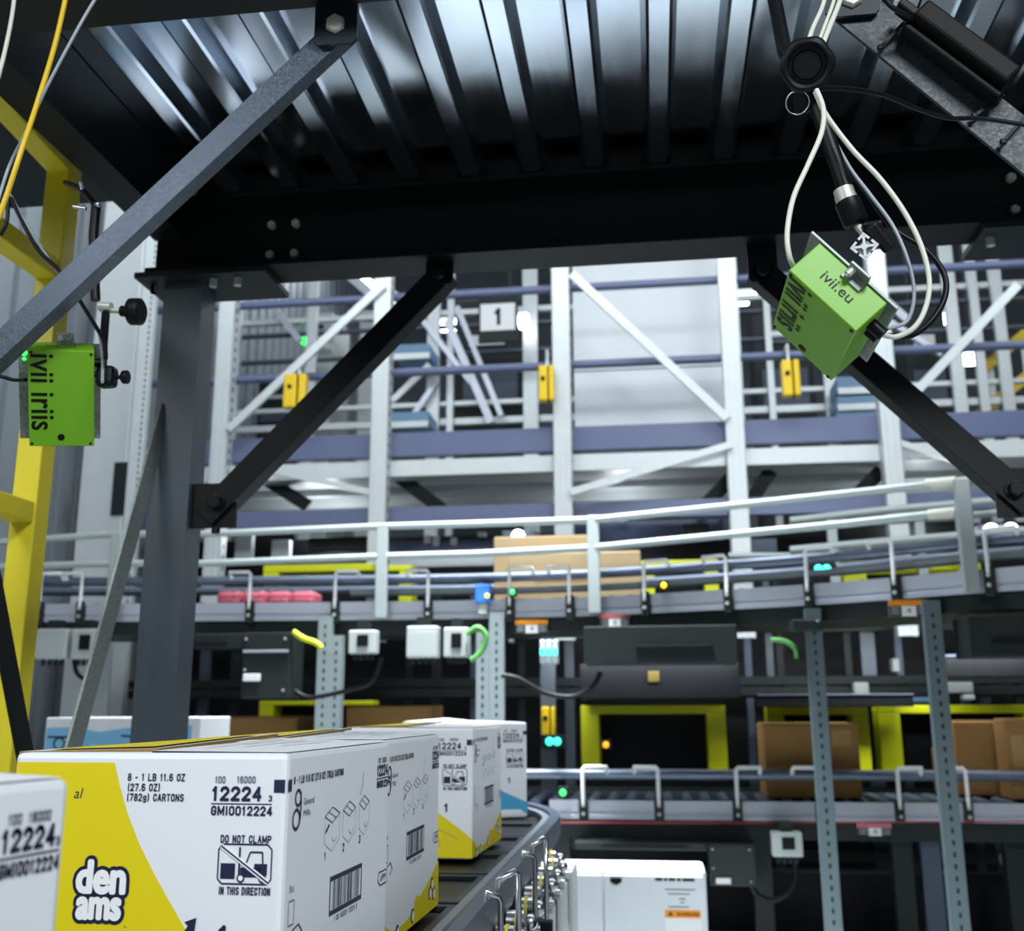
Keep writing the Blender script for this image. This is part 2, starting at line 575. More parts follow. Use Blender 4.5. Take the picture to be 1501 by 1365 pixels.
# corrugated deck
t = thing('corrugated_deck', 'corrugated galvanised metal deck overhead, ribs running away from view', 'metal deck', (0, 2.1, 2.7))
prof = []
x = -1.245
pitch = 0.168
while x < 1.75:
    prof += [(x, 2.748), (x + 0.086, 2.748), (x + 0.097, 2.704), (x + 0.104, 2.700), (x + 0.146, 2.700), (x + 0.153, 2.704), (x + 0.164, 2.748)]
    x += pitch
b = MB()
n = len(prof)
ya, yb = 1.2, 2.80
vs = [(px, ya, pz) for px, pz in prof] + [(px, yb, pz) for px, pz in prof] + [(px, ya, pz + 0.004) for px, pz in prof] + [(px, yb, pz + 0.004) for px, pz in prof]
fs = []
for i in range(n - 1):
    fs += [(i, i + 1, n + i + 1, n + i), (2 * n + i, 3 * n + i, 3 * n + i + 1, 2 * n + i + 1)]
b.add(vs, fs)
b.build('sheet', M['deck'], t, fix=False)
b = MB()
b.box((-1.42, 1.2, 2.756), (1.75, 2.83, 2.80))
b.build('floor_board', M['dark'], t)
b = MB()
b.box((-1.245, 2.600, 2.6985), (1.75, 2.606, 2.757))
b.build('closure_strip', M['black'], t)


def girder(name, label, lo, hi, axis, m, bolts=()):
    """I-section lying along x or y"""
    t = thing(name, label, 'steel girder', ((lo[0] + hi[0]) / 2, (lo[1] + hi[1]) / 2, lo[2]))
    b = MB()
    f = 0.012
    b.box((lo[0], lo[1], lo[2]), (hi[0], hi[1], lo[2] + f))
    b.box((lo[0], lo[1], hi[2] - f), (hi[0], hi[1], hi[2]))
    if axis == 'x':
        cy = (lo[1] + hi[1]) / 2
        b.box((lo[0], cy - 0.005, lo[2] + f), (hi[0], cy + 0.005, hi[2] - f))
    elif axis == 'c':
        b.box((hi[0] - 0.008, lo[1], lo[2] + f), (hi[0], hi[1], hi[2] - f))
    else:
        cx = (lo[0] + hi[0]) / 2
        b.box((cx - 0.005, lo[1], lo[2] + f), (cx + 0.005, hi[1], hi[2] - f))
    b.build('web_and_flanges', m, t)
    for p, q in bolts:
        bb = MB()
        bb.cyl(p, q, 0.012, seg=6)
        bb.build('bolt', M['bolt'], t)
    return t


girder('steel_girder', 'dark steel girder across the far edge of the deck', (-1.36, 2.555, 2.478), (1.36, 2.685, 2.698), 'x', M['black'],
       [((xx, 2.615, zz), (xx, 2.600, zz)) for xx in (-1.02, -0.95, 0.95) for zz in (2.53, 2.62)])
girder('steel_girder', 'dark steel girder along the left side of the deck', (-1.335, 1.0, 2.568), (-1.246, 2.553, 2.745), 'c', M['black'])
girder('steel_girder', 'dark steel girder across the top edge, carrying the near bolted tab', (-1.25, Yn - 0.12, 2.492), (1.5, Yn - 0.012, 2.698), 'x', M['black'])
# soffit plate outside the left girder
t = thing('soffit_plate', 'dark grey plate outside left girder with bolt heads, above yellow rail', 'steel plate', (-1.68, 1.9, 2.805))
b = MB()
b.box((-1.95, 1.1, 2.805), (-1.43, 2.75, 2.82))
b.build('plate', M['dark'], t)
for px, py in ((62, 22), (24, 130), (-30, 60)):
    p = PZ(px, py, 2.805)
    b = MB()
    b.cyl(p, p - Vector((0, 0, 0.02)), 0.017, seg=6)
    b.cyl(p, p - Vector((0, 0, 0.005)), 0.026, seg=16)
    b.build('bolt', M['bolt'], t)


def column(name, label, x0, x1, y0, y1, ztop, caps):
    """channel section: web facing the viewer, flanges going back"""
    t = thing(name, label, 'steel column', ((x0 + x1) / 2, (y0 + y1) / 2, 0))
    b = MB()
    f = 0.009
    b.box((x0, y0, 0), (x1, y0 + f, ztop))
    b.box((x0, y0 + f, 0), (x0 + f, y1, ztop))
    b.box((x1 - f, y0 + f, 0), (x1, y1, ztop))
    b.box((x0 + f, y1 - f, 0), (x1 - f, y1, ztop))
    b.build('shaft', M['post'], t)
    b = MB()
    b.box((x0 - 0.05, y0 - 0.04, 0), (x1 + 0.05, y1 + 0.04, 0.018))
    b.build('base_plate', M['dark'], t)
    b = MB()
    b.box((caps[0], y0 - 0.06, ztop), (caps[1], y1 + 0.05, ztop + 0.016))
    b.build('cap_plate', M['dark'], t)
    for k, (xx, yy) in enumerate(((caps[0] + 0.03, y0), (x0 - 0.03, y0), (x1 + 0.04, y0 - 0.02), (x1 + 0.11, y0 - 0.02))):
        b = MB()
        b.cyl((xx, yy, ztop), (xx, yy, ztop - 0.022), 0.011, seg=6)
        b.build('bolt', M['bolt'], t)
    return t


colx0, colx1 = PY(197, 1000, 2.60).x, PY(258, 1000, 2.60).x
coly1 = PX(280, 1000, colx1).y
column('steel_post', 'slate grey channel column standing behind the white cartons', colx0, colx1, 2.60, coly1, 2.455, (colx0 - 0.06, colx1 + 0.20))
column('steel_post', 'slate grey column at right edge below the end of the right brace', 1.01, 1.12, 2.60, coly1, 2.455, (0.85, 1.20))


def brace(label, p0, p1, leg_w, leg_d, m, mb_bolt, tab=None, tabm=None, tabw=0.072, boltr=0.018, upper_cut=0.02, leg_up=False):
    """angle-iron brace between two bolts in an XZ plane, folded lower leg going back"""
    p0, p1 = Vector(p0), Vector(p1)
    t = thing('diagonal_brace', label, 'steel brace', p1)
    ax = (p1 - p0).normalized()
    nrm = Vector((-ax.z, 0, ax.x))
    if nrm.z < 0:
        nrm = -nrm
    th = 0.006
    b = MB()
    a0, a1 = p0 - ax * upper_cut, p1 + ax * 0.05
    b.obox((a0 + a1) / 2, ax, nrm, Vector((0, 1, 0)), ((a1 - a0).length, leg_w, th), 0, 0.001)
    lowc = (a0 + a1) / 2 - nrm * ((leg_w / 2 - th / 2) * (-1 if leg_up else 1)) + Vector((0, leg_d / 2, 0))
    b.obox(lowc, ax, nrm, Vector((0, 1, 0)), ((a1 - a0).length, th, leg_d), 0, 0.001)
    b.build('angle_bar', m, t)
    for k, p in enumerate((p0, p1)):
        b = MB()
        f = p + Vector((0, -0.022, 0))
        b.tube([p + Vector((0, -0.004, 0)), p + Vector((0, -0.008, 0))], boltr * 1.25, 0, 18)
        b.tube([p + Vector((0, -0.006, 0)), f, f + Vector((0, -0.003, 0))], [boltr, boltr, boltr * 0.85], 0, 6)
        b.build('bolt', mb_bolt, t)
    return t


nl = PY(493, 38, Yn)
nle = PY(0, 497, Yn)
d = (nle - nl)
brace('galvanised diagonal brace crossing upper left, bolted to the near tab', nl + Vector((0.0, 0.012, 0)), nl + d * 1.35 + Vector((0, 0.012, 0)), 0.046, 0.028, M['galv'], M['bolt'])
nr = PY(1248, 0, Yn)
nre = PY(1501, 205, Yn)
d2 = nre - nr
brace('dull grey diagonal brace at upper right carrying the black power brick', nr + Vector((0, 0.012, 0)), nr + d2 * 2.6 + Vector((0, 0.012, 0)), 0.075, 0.036, M['dullbar'], M['bolt'], leg_up=True)
fl = PY(645, 403, Yf - 0.05)
fle = PY(318, 737, Yf - 0.05)
brace('black diagonal brace between slate column and far girder, left of centre', fl, fle, 0.066, 0.06, M['black'], M['black'], boltr=0.02)
fr = PY(1118, 398, Yf - 0.05)
fre = PY(1487, 718, Yf - 0.05)
brace('black diagonal brace running down behind the tilted green camera', fr, fre, 0.066, 0.06, M['black'], M['black'], boltr=0.02)


def tabplate(label, c, wd, ztop, zbot, y, m):
    t = thing('bracket_tab', label, 'steel bracket', (c, y, zbot))
    b = MB()
    r = 0.008
    poly = [(c - wd / 2, ztop), (c - wd / 2, zbot + r), (c - wd / 2 + r, zbot), (c + wd / 2 - r, zbot), (c + wd / 2, zbot + r), (c + wd / 2, ztop)]
    b.prism(poly, (0, y, 0), (1, 0, 0), (0, 0, 1), (0, 1, 0), 0.007)
    b.build('plate', m, t)
    b = MB()
    b.prism([(c - wd / 2, ztop), (c + wd / 2, ztop), (c + wd / 2, ztop + 0.05), (c - wd / 2, ztop + 0.05)], (0, y, 0), (1, 0, 0), (0, 0, 1), (0, 1, 0), 0.012)
    b.build('weld_foot', m, t)
    return t


zb_ = PY(493, 66, Yn).z
tabplate('dark tab with rounded corners holding the large silver hex bolt', nl.x, 0.076, 2.49, zb_, Yn - 0.004, M['dark'])
tabplate('dark tab at top right where the dull grey brace hangs', nr.x, 0.085, 2.49, PY(1255, 24, Yn).z, Yn - 0.004, M['dark'])
tabplate('black tab under far girder holding the left black brace', fl.x, 0.075, 2.475, fl.z - 0.03, Yf - 0.058, M['black'])
tabplate('black tab under far girder holding the right black brace', fr.x, 0.075, 2.475, fr.z - 0.03, Yf - 0.058, M['black'])
# gusset where the left black brace meets the column
t = thing('gusset_plate', 'black gusset joining left black brace to the slate column', 'steel plate', (fle.x, Yf - 0.05, fle.z - 0.06))
b = MB()
b.box((colx1 - 0.002, Yf - 0.040, fle.z - 0.065), (fle.x + 0.05, Yf - 0.030, fle.z + 0.055))
b.build('plate', M['black'], t)
b = MB()
b.cyl((fle.x - 0.005, Yf - 0.035, fle.z - 0.065), (fle.x - 0.005, Yf - 0.035, fle.z - 0.08), 0.012, seg=6)
b.build('nut', M['black'], t)
t = thing('gusset_plate', 'black gusset joining right black brace to the right column', 'steel plate', (fre.x, Yf - 0.05, fre.z - 0.06))
b = MB()
b.box((fre.x - 0.04, Yf - 0.040, fre.z - 0.065), (1.011, Yf - 0.030, fre.z + 0.055))
b.build('plate', M['black'], t)

# crossing flat bars on the left side of the frame
for label, a, c, m_, wd in (('thin galvanised flat bar slanting down from slate column to the cartons', PX(243, 600, -1.30), PX(98, 1130, -1.30), M['galvd'], 0.062),
                            ('dark flat bar slanting down at left edge before the yellow post', PX(-60, 590, -1.25), PX(45, 1150, -1.25), M['black'], 0.05)):
    t = thing('flat_brace', label, 'steel brace', c)
    b = MB()
    b.bar(a, a + (c - a) * 1.6, wd, 0.007, 0, (1, 0, 0), 0.001)
    b.build('flat_bar', m_, t)
    b = MB()
    b.cyl(a + Vector((-0.008, 0, 0)) + (c - a) * 0.03, a + Vector((0.016, 0, 0)) + (c - a) * 0.03, 0.010, seg=6)
    b.build('bolt', M['bolt'], t)

# yellow guard rail
gx, gy = -1.55, 2.38
t = thing('guard_gate', 'yellow steel guard rail with upright post at left edge', 'guard rail', (gx, gy, 0))
zt = PY(80, 240, gy).z
b = MB()
xa, xb = PY(62, 400, gy).x, PY(97, 400, gy).x
b.box((xa, gy - 0.03, 0), (xb, gy + 0.03, zt), 0, 0.004)
b.build('post', M['yel'], t)
for px, py in ((80, 232), (72, 400), (48, 752)):
    z = PY(px, py, gy).z
    b = MB()
    if py == 232:
        b.bar(((xa + xb) / 2, gy - 0.01, zt - 0.02), PX(-30, 112, (xa + xb) / 2), xb - xa - 0.004, 0.045, 0, (0, 0, 1), 0.004)
        b.build('rail', M['yel'], t)
        continue
    b.box((xa + 0.004, 0.9, z - 0.03), (xb - 0.004, gy - 0.03, z + 0.022), 0, 0.004)
    b.build('rail', M['yel'], t)

# ================================================================== CARTONS
CW, CL, CH = 0.335, 0.40, 0.31


def carton(label, kind, loc, rz, side_wave=True):
    """local frame: front face at y=-CL/2, right face at x=+CW/2, z from 0"""
    t = thing('carton', label, 'carton', (0, 0, 0), None)
    ORG[t.name] = Vector((0, 0, 0))
    hw, hl = CW / 2, CL / 2
    main = {'y': M['py'], 'b': M['pb']}[kind]
    b = MB()
    b.box((-hw, -hl, 0), (hw, hl, CH), 0, 0.0065)
    body = b.build('body', M['carton'], t)
    # flaps, slightly sprung open
    b = MB()
    b.add([(-hw + 0.002, -hl + 0.004, CH + 0.001), (-0.006, -hl + 0.03, CH + 0.004), (-0.006, hl - 0.004, CH + 0.012), (-hw + 0.002, hl - 0.004, CH + 0.001)], [(0, 1, 2, 3)], 0)
    b.add([(-hw + 0.03, -hl + 0.012, CH + 0.0032), (-0.012, -hl + 0.034, CH + 0.0062), (-0.012, hl - 0.06, CH + 0.0125), (-hw + 0.03, hl - 0.06, CH + 0.0028)], [(0, 1, 2, 3)], 1)
    b.add([(-hw + 0.002, -hl + 0.004, CH - 0.002), (-0.006, -hl + 0.03, CH), (-0.006, -hl + 0.03, CH + 0.004), (-hw + 0.002, -hl + 0.004, CH + 0.001)], [(0, 1, 2, 3)], 2)
    b.add([(-0.006, -hl + 0.03, CH), (-0.006, hl - 0.004, CH + 0.008), (-0.006, hl - 0.004, CH + 0.012), (-0.006, -hl + 0.03, CH + 0.004)], [(0, 1, 2, 3)], 2)
    b.build('flap', [M['carton'], main if kind == 'y' else M['carton'], M['edge']], t)
    b = MB()
    b.add([(hw - 0.004, -hl + 0.006, CH + 0.001), (0.0, -hl + 0.006, CH + 0.002), (0.0, hl - 0.004, CH + 0.006), (hw - 0.004, hl - 0.004, CH + 0.001)], [(0, 1, 2, 3)], 0)
    b.add([(0.0, -hl + 0.006, CH - 0.002), (0.0, hl - 0.004, CH + 0.002), (0.0, hl - 0.004, CH + 0.006), (0.0, -hl + 0.006, CH + 0.002)], [(0, 1, 2, 3)], 1)
    for k in range(3):
        b.add([(0.03 + k * 0.035, -hl + 0.08 + k * 0.03, CH + 0.0055), (0.034 + k * 0.035, -hl + 0.08 + k * 0.03, CH + 0.0055), (0.034 + k * 0.035, hl - 0.08, CH + 0.0058), (0.03 + k * 0.035, hl - 0.08, CH + 0.0058)], [(0, 1, 2, 3)], 2)
    b.build('flap', [M['carton'], M['edge'], M['inkg']], t)
    # ---- print on the front face; u to the right, v downward from the top left corner
    b = MB()
    f = Face(b, (-hw, -hl, CH), (1, 0, 0), (0, 0, -1), (0, -1, 0))
    YF, NV, WH, GR = 0, 1, 2, 3
    if kind == 'y':
        curve = [(0.1264, 0.0107), (0.1344, 0.0346), (0.1462, 0.0641), (0.1631, 0.0967), (0.1837, 0.1287), (0.2091, 0.1635), (0.2269, 0.1874), (0.2535, 0.2051), (0.3007, 0.2361), (CW, 0.262)]
        left = [(0.004, v) for _, v in curve]
        f.strip(left, curve, YF)
        f.strip([(0.004, 0.262), (CW, 0.262)], [(0.004, 0.306), (CW, 0.306)], YF)
        for s, u0, u1, v0 in (('den', 0.0877, 0.1548, 0.1530), ('ams', 0.0904, 0.1515, 0.1800)):
            cp = -0.0335 if s == 'den' else -0.031
            f.fat(s, u0 + 0.005, v0 - 0.003, u1 - 0.005, cp, NV, 0.0062, 0.0010, 18)
            f.fat(s, u0 + 0.005, v0 - 0.003, u1 - 0.005, cp, WH, 0.0021, 0.0014, 10)
        f.text('al', 0.0791, 0.0501, 0.0883, -0.0115, NV, shear=0.2)
        f.ring(0.0209, 0.036, 0.008, 0.003, NV)
        f.text('TM', 0.152, 0.186, 0.156, -0.002, NV)
        f.line([(0.222, 0.196), (0.234, 0.180)], 0.007, NV)
        f.poly([(0.2378, 0.1732), (0.224, 0.178), (0.236, 0.189)], NV, 0.0011)
        f.line([(0.20, 0.22), (0.30, 0.262)], 0.0012, GR, 0.0011)
        f.ring(0.20, 0.268, 0.010, 0.0012, GR)
        f.ring(0.222, 0.268, 0.010, 0.0012, GR)
        f.ring(0.244, 0.272, 0.010, 0.0012, GR)
        for k in range(7):
            f.disc(0.10 + k * 0.017, 0.300 - 0.004 * (k % 2), 0.006, NV if k % 2 else WH, 0.0011, 8)
    else:
        f.poly([(0.0, 0.13), (0.11, 0.15), (0.20, 0.205), (CW, 0.262), (CW, 0.295), (0.0, 0.295)], YF)
        f.poly([(0.16, 0.292), (0.22, 0.283), (0.31, 0.284), (0.325, 0.296), (0.18, 0.300)], WH, 0.0009)
        f.line([(0.205, 0.155), (0.222, 0.145)], 0.007, NV)
    f.caps('8 - 1 LB 11.6 OZ', 0.1442, 0.0305, 0.2132, -0.0082, NV)
    f.caps('(27.6 OZ)', 0.1447, 0.0415, 0.1840, -0.0082, NV)
    f.caps('(782g) CARTONS', 0.1447, 0.0523, 0.2132, -0.0082, NV)
    f.caps('100', 0.2502, 0.0322, 0.2619, -0.0076, GR)
    f.caps('16000', 0.2762, 0.0320, 0.2975, -0.0076, GR)
    f.caps('12224', 0.2473, 0.0512, 0.3045, -0.0158, NV, 0.2)
    f.caps('3', 0.3145, 0.0512, 0.3180, -0.0066, NV)
    f.rect(0.2467, 0.0536, 0.3183, 0.0548, NV)
    f.caps('GMI0012224', 0.2475, 0.0665, 0.3184, -0.0102, NV, 0.19)
    f.caps('DO NOT CLAMP', 0.2607, 0.0951, 0.3192, -0.0082, NV)
    f.caps('IN THIS DIRECTION', 0.2617, 0.1488, 0.3204, -0.0082, NV)
    u0, v0, u1, v1, rr = 0.2592, 0.0965, 0.3210, 0.1376, 0.005
    f.line([(u0 + rr, v0), (u1 - rr, v0), (u1, v0 + rr), (u1, v1 - rr), (u1 - rr, v1), (u0 + rr, v1), (u0, v1 - rr), (u0, v0 + rr), (u0 + rr, v0)], 0.0016, NV)
    f.rect(u0 + 0.003, v0 + 0.020, u0 + 0.020, v1 - 0.005, NV)                    # load
    f.rect(u0 + 0.0235, v0 + 0.003, u0 + 0.0258, v1 - 0.008, NV)                  # mast
    f.rect(u0 + 0.026, v0 + 0.024, u0 + 0.050, v1 - 0.007, NV)                    # truck body
    f.rect(u0 + 0.042, v0 + 0.020, u0 + 0.057, v1 - 0.009, NV)
    f.line([(u0 + 0.031, v0 + 0.024), (u0 + 0.037, v0 + 0.008), (u0 + 0.051, v0 + 0.008), (u0 + 0.052, v0 + 0.022)], 0.0018, NV)
    for wu in (0.027, 0.052):
        f.disc(u0 + wu, v1 - 0.006, 0.0046, NV, 0.0010)
        f.disc(u0 + wu, v1 - 0.006, 0.0028, WH, 0.0013)
    f.line([(u0 + 0.003, v0 + 0.002), (u1 - 0.003, v1 - 0.002)], 0.0050, WH, 0.0015)
    f.line([(u0 + 0.003, v0 + 0.002), (u1 - 0.003, v1 - 0.002)], 0.0018, NV, 0.0018)
    f.caps('1', 0.2634, 0.200, 0.274, -0.0200, NV, 0.22)
    f.rect(0.3200, 0.0280, CW - 0.002, 0.0417, NV, 0.0008)
    b.build('front_lettering', [main, M['navy'], M['white'], M['inkg']], body, fix=False)
    # ---- print on the right face; u away from the front edge
    b = MB()
    f = Face(b, (hw, -hl, CH), (0, 1, 0), (0, 0, -1), (1, 0, 0))
    if kind == 'y':
        top = [(0.0, 0.262), (0.03, 0.276), (0.06, 0.287), (0.10, 0.292), (0.15, 0.291), (0.19, 0.286), (0.21, 0.285), (0.215, 0.270), (0.23, 0.262), (0.25, 0.268), (0.27, 0.264), (0.30, 0.258), (0.34, 0.247), (0.38, 0.234), (CL, 0.228)]
        if not side_wave:
            top = [(u, 0.292) for u, _ in top]
        f.strip(top, [(u, 0.306) for u, _ in top], YF)
        for k, (u, v) in enumerate(((0.05, 0.30), (0.10, 0.297), (0.20, 0.29), (0.33, 0.275), (0.345, 0.262), (0.36, 0.28)) if side_wave else ()):
            f.disc(u, v, 0.012, NV, 0.0010, 9)
            f.disc(u + 0.002, v + 0.001, 0.009, WH, 0.0014, 7)
    else:
        f.strip([(0, 0.262), (CL, 0.23)], [(0, 0.295), (CL, 0.295)], YF)
    f.rect(0.002, 0.0283, 0.0125, 0.0411, NV, 0.0008)
    f.caps('8 - 1 LB 11.6 OZ (27.6 OZ) (782g) CARTONS', 0.0183, 0.0343, 0.1896, -0.0084, NV)
    # script-like g mark and two words
    f.ring(0.034, 0.050, 0.0085, 0.0036, NV, n=16, sy=1.0)
    f.ring(0.030, 0.073, 0.0105, 0.0036, NV, n=16)
    f.line([(0.041, 0.044), (0.043, 0.058), (0.0415, 0.072), (0.038, 0.080)], 0.0036, NV, 0.0011)
    f.text('General', 0.0511, 0.0590, 0.0858, -0.0075, NV)
    f.text('Mills', 0.0520, 0.0715, 0.0740, -0.0070, NV)
    for k, (a, c, v0, v1) in enumerate(((0.1259, 0.1807, 0.0700, 0.1218), (0.1936, 0.2436, 0.0685, 0.1197), (0.2598, 0.3032, 0.0661, 0.1174))):
        mu, q = (a + c) / 2, (v1 - v0)
        pts = [(mu, v0), (c, v0 + 0.18 * q), (mu, v0 + 0.36 * q), (a, v0 + 0.18 * q), (mu, v0)]
        f.line(pts, 0.0011, NV)
        f.line([(a, v0 + 0.18 * q), (a, v0 + 0.78 * q), (mu, v1), (c, v0 + 0.78 * q), (c, v0 + 0.18 * q)], 0.0007, GR)
        f.line([((a + mu) / 2, v0 + 0.09 * q), ((c + mu) / 2, v0 + 0.27 * q)], 0.0009, NV)
        f.ring(mu + 0.008, v0 + 0.62 * q, 0.009, 0.0009, GR, 20, 160)
        f.caps(str(k + 1), a + 0.001, v1 + 0.008, a + 0.007, -0.010, NV)
    f.line([(0.130, 0.098), (0.142, 0.090)], 0.0035, NV)
    f.line([(0.262, 0.064), (0.272, 0.052), (0.274, 0.036)], 0.0010, NV)
    f.caps('100', 0.341, 0.0275, 0.353, -0.0074, GR)
    f.caps('16000', 0.360, 0.0275, 0.381, -0.0074, GR)
    f.caps('12224', 0.337, 0.0455, 0.386, -0.0158, NV, 0.2)
    f.caps('3', 0.3885, 0.0455, 0.392, -0.0064, NV)
    f.rect(0.336, 0.0480, 0.3925, 0.0494, NV)
    f.caps('GMI0012224', 0.337, 0.0615, 0.3925, -0.0102, NV, 0.19)
    # barcode
    a, c, v0, v1 = 0.152, 0.278, 0.1520, 0.1970
    f.rect(a, v0, c, v0 + 0.0055, NV)
    f.rect(a, v1 - 0.0055, c, v1, NV)
    f.rect(a, v0, a + 0.003, v1, NV)
    f.rect(c - 0.003, v0, c, v1, NV)
    rng = random.Random(3)
    u = a + 0.010
    while u < c - 0.012:
        wd = rng.choice((0.0009, 0.0016, 0.0026))
        f.rect(u, v0 + 0.006, u + wd, v1 - 0.006, GR if wd < 0.001 else NV)
        u += wd + rng.choice((0.0016, 0.0026, 0.0036))
    f.caps('1 00 16000 12224 3', a + 0.018, v1 + 0.0085, c - 0.018, -0.006, GR)
    # arrow tag and panel at the front edge
    f.line([(0.356, 0.176), (0.394, 0.176), (0.394, 0.1935), (0.362, 0.1935), (0.352, 0.1848), (0.356, 0.176)], 0.0016, NV)
    f.caps('UPP', 0.364, 0.1885, 0.388, -0.008, NV)
    f.line([(0.0175, 0.158), (0.034, 0.158), (0.034, 0.183), (0.0175, 0.183), (0.0175, 0.158)], 0.0010, NV)
    f.text('Sta.', 0.0175, 0.149, 0.0335, -0.008, GR)
    f.line([(0.030, 0.190), (0.050, 0.186), (0.062, 0.196), (0.050, 0.204)], 0.0018, NV)
    b.build('side_lettering', [main, M['navy'], M['white'], M['inkg']], body, fix=False)
    t.location = loc
    t.rotation_euler = (0, 0, rz)
    return t


ZB = 0.941


def corner_loc(cx, cy, which, rz):
    """carton position from its front-right ('fr') or back-right ('br') lower corner"""
    q = Vector((CW / 2, -CL / 2 if which == 'fr' else CL / 2, 0))
    q.rotate(Matrix.Rotation(rz, 3, 'Z'))
    return Vector((cx - q.x, cy - q.y, ZB))


GRP = 'white cereal cartons on the foreground conveyor'
c0 = carton('white and yellow carton in sharp focus with large half-hidden white lettering', 'y', corner_loc(-0.406, 1.169, 'fr', R(-2.3)), R(-2.3), False)
c0['group'] = GRP
c1 = carton('white carton directly behind the sharp one, its barcode side showing', 'y', corner_loc(-0.418, 1.645, 'fr', R(-1.0)), R(-1.0))
c1['group'] = GRP
copy_tree(c0, 'blurred pale grey-looking carton cut off at the lower left corner', GRP, corner_loc(-0.424, 0.75, 'br', R(-10.5)), R(-10.5))
copy_tree(c1, 'third white carton back, number 1 and yellow wave above black belt', GRP, corner_loc(-0.450, 2.655, 'fr', R(-2.0)), R(-2.0))
cb = carton('white carton with blue wave, farthest along, at start of the bend', 'b', corner_loc(-0.436, 3.68, 'fr', R(28)), R(28))
cb['group'] = GRP
# pale blue carton further round the bend
t = thing('carton', 'blue and white carton seen past the slate column, lower left', 'carton', (-1.9, 4.15, ZB), GRP)
pA, pB = PY(68, 1052, 4.0), PY(294, 1052, 4.0)
b = MB()
b.box((pA.x, 4.0, ZB), (pB.x, 4.3, pA.z), 0, 0.005)
b.build('body', M['carton'], t)
b = MB()
f = Face(b, (pA.x, 4.0, pA.z), (1, 0, 0), (0, 0, -1), (0, -1, 0))
wd = pB.x - pA.x
f.strip([(0.006, 0.04), (wd * .2, 0.036), (wd * .35, 0.055), (wd * .6, 0.035), (wd * .8, 0.04), (wd * .95, 0.03)], [(0.006, 0.3), (wd * .2, 0.3), (wd * .35, 0.3), (wd * .6, 0.3), (wd * .8, 0.3), (wd * .95, 0.3)], 0)
f.poly([(wd * .3, 0.1), (wd * .55, 0.13), (wd * .84, 0.1), (wd * .84, 0.16), (wd * .3, 0.17)], 1, 0.0009)
f.ring(wd * .1, 0.10, 0.022, 0.008, 2)
f.line([(wd * .02, 0.075), (wd * .2, 0.075)], 0.008, 2)
f.line([(wd * .5, 0.07), (wd * .62, 0.075)], 0.008, 2)
b.build('front_lettering', [M['pbm'], M['pbl'], M['navy']], t, fix=False)

# ================================================================== FOREGROUND CONVEYOR
t = thing('belt_conveyor', 'curved belt conveyor carrying white cartons, grey side rail', 'conveyor', (-0.66, 1.8, 0))
ccx, ccy = -1.36, 3.45


def lane(off):
    """path at distance off right of the centre line X=-0.66"""
    x = -0.66 + off
    pts = [(x, 0.1 + 0.25 * i, 0) for i in range(14)]
    r = 0.70 + off
    pts += [(ccx + r * math.cos(R(a)), ccy + r * math.sin(R(a)), 0) for a in range(6, 91, 6)]
    pts += [(ccx - 0.35 * i, ccy + r, 0) for i in range(1, 5)]
    return pts


b = MB()
b.sweep(lane(0.335), [(-0.016, 0.90), (0.016, 0.90), (0.016, 0.962), (-0.004, 0.966), (-0.016, 0.962)])
b.build('side_rail', M['alud'], t)
b = MB()
b.sweep(lane(0.305), [(-0.012, 0.90), (0.012, 0.90), (0.012, 0.952), (-0.012, 0.952)])
b.build('wear_strip', M['wear'], t)
b = MB()
b.sweep(lane(-0.335), [(-0.016, 0.90), (0.016, 0.90), (0.016, 0.962), (-0.016, 0.962)])
b.build('side_rail', M['alud'], t)
b = MB()
b.sweep(lane(0.0), [(-0.29, 0.80), (0.29, 0.80), (0.29, 0.915), (-0.29, 0.915)])
b.build('belt_bed', M['rub'], t)
for i in range(9):
    y = 0.30 + i * 0.36
    bb = MB()
    bb.box((-0.945, y, 0.917), (-0.375, y + 0.335, 0.930), 0, 0.003)
    for (a, c, e, g) in ((-0.945, -0.375, y, y + 0.02), (-0.945, -0.375, y + 0.315, y + 0.335), (-0.945, -0.925, y + .02, y + 0.315), (-0.395, -0.375, y + .02, y + 0.315)):
        bb.box((a, e, 0.930), (c, g, 0.940), 1, 0.002)
    bb.build('belt_plate', [M['belt'], M['dark']], t)
for k in range(5):
    a0 = 10 + k * 17
    ux = Vector((math.cos(R(a0)), math.sin(R(a0)), 0))
    uy = Vector((-math.sin(R(a0)), math.cos(R(a0)), 0))
    ctr = Vector((ccx, ccy, 0)) + ux * 0.70
    bb = MB()
    bb.obox(ctr + Vector((0, 0, 0.928)), ux, uy, (0, 0, 1), (0.56, 0.19, 0.02), 0, 0.003)
    bb.build('belt_plate', M['belt'], t)
for s in (-1, 1):
    bb = MB()
    bb.box((-0.66 + s * 0.29, 0.2, 0.62), (-0.66 + s * 0.315, 3.1, 0.88), 0)
    bb.build('side_panel', M['char'], t)
for i, y in enumerate((0.6, 1.7, 2.9)):
    for s in (-1, 1):
        bb = MB()
        bb.box((-0.66 + s * 0.30 - 0.025, y, 0), (-0.66 + s * 0.30 + 0.025, y + 0.05, 0.80), 0, 0.004)
        bb.build('leg', M['alu'], t)
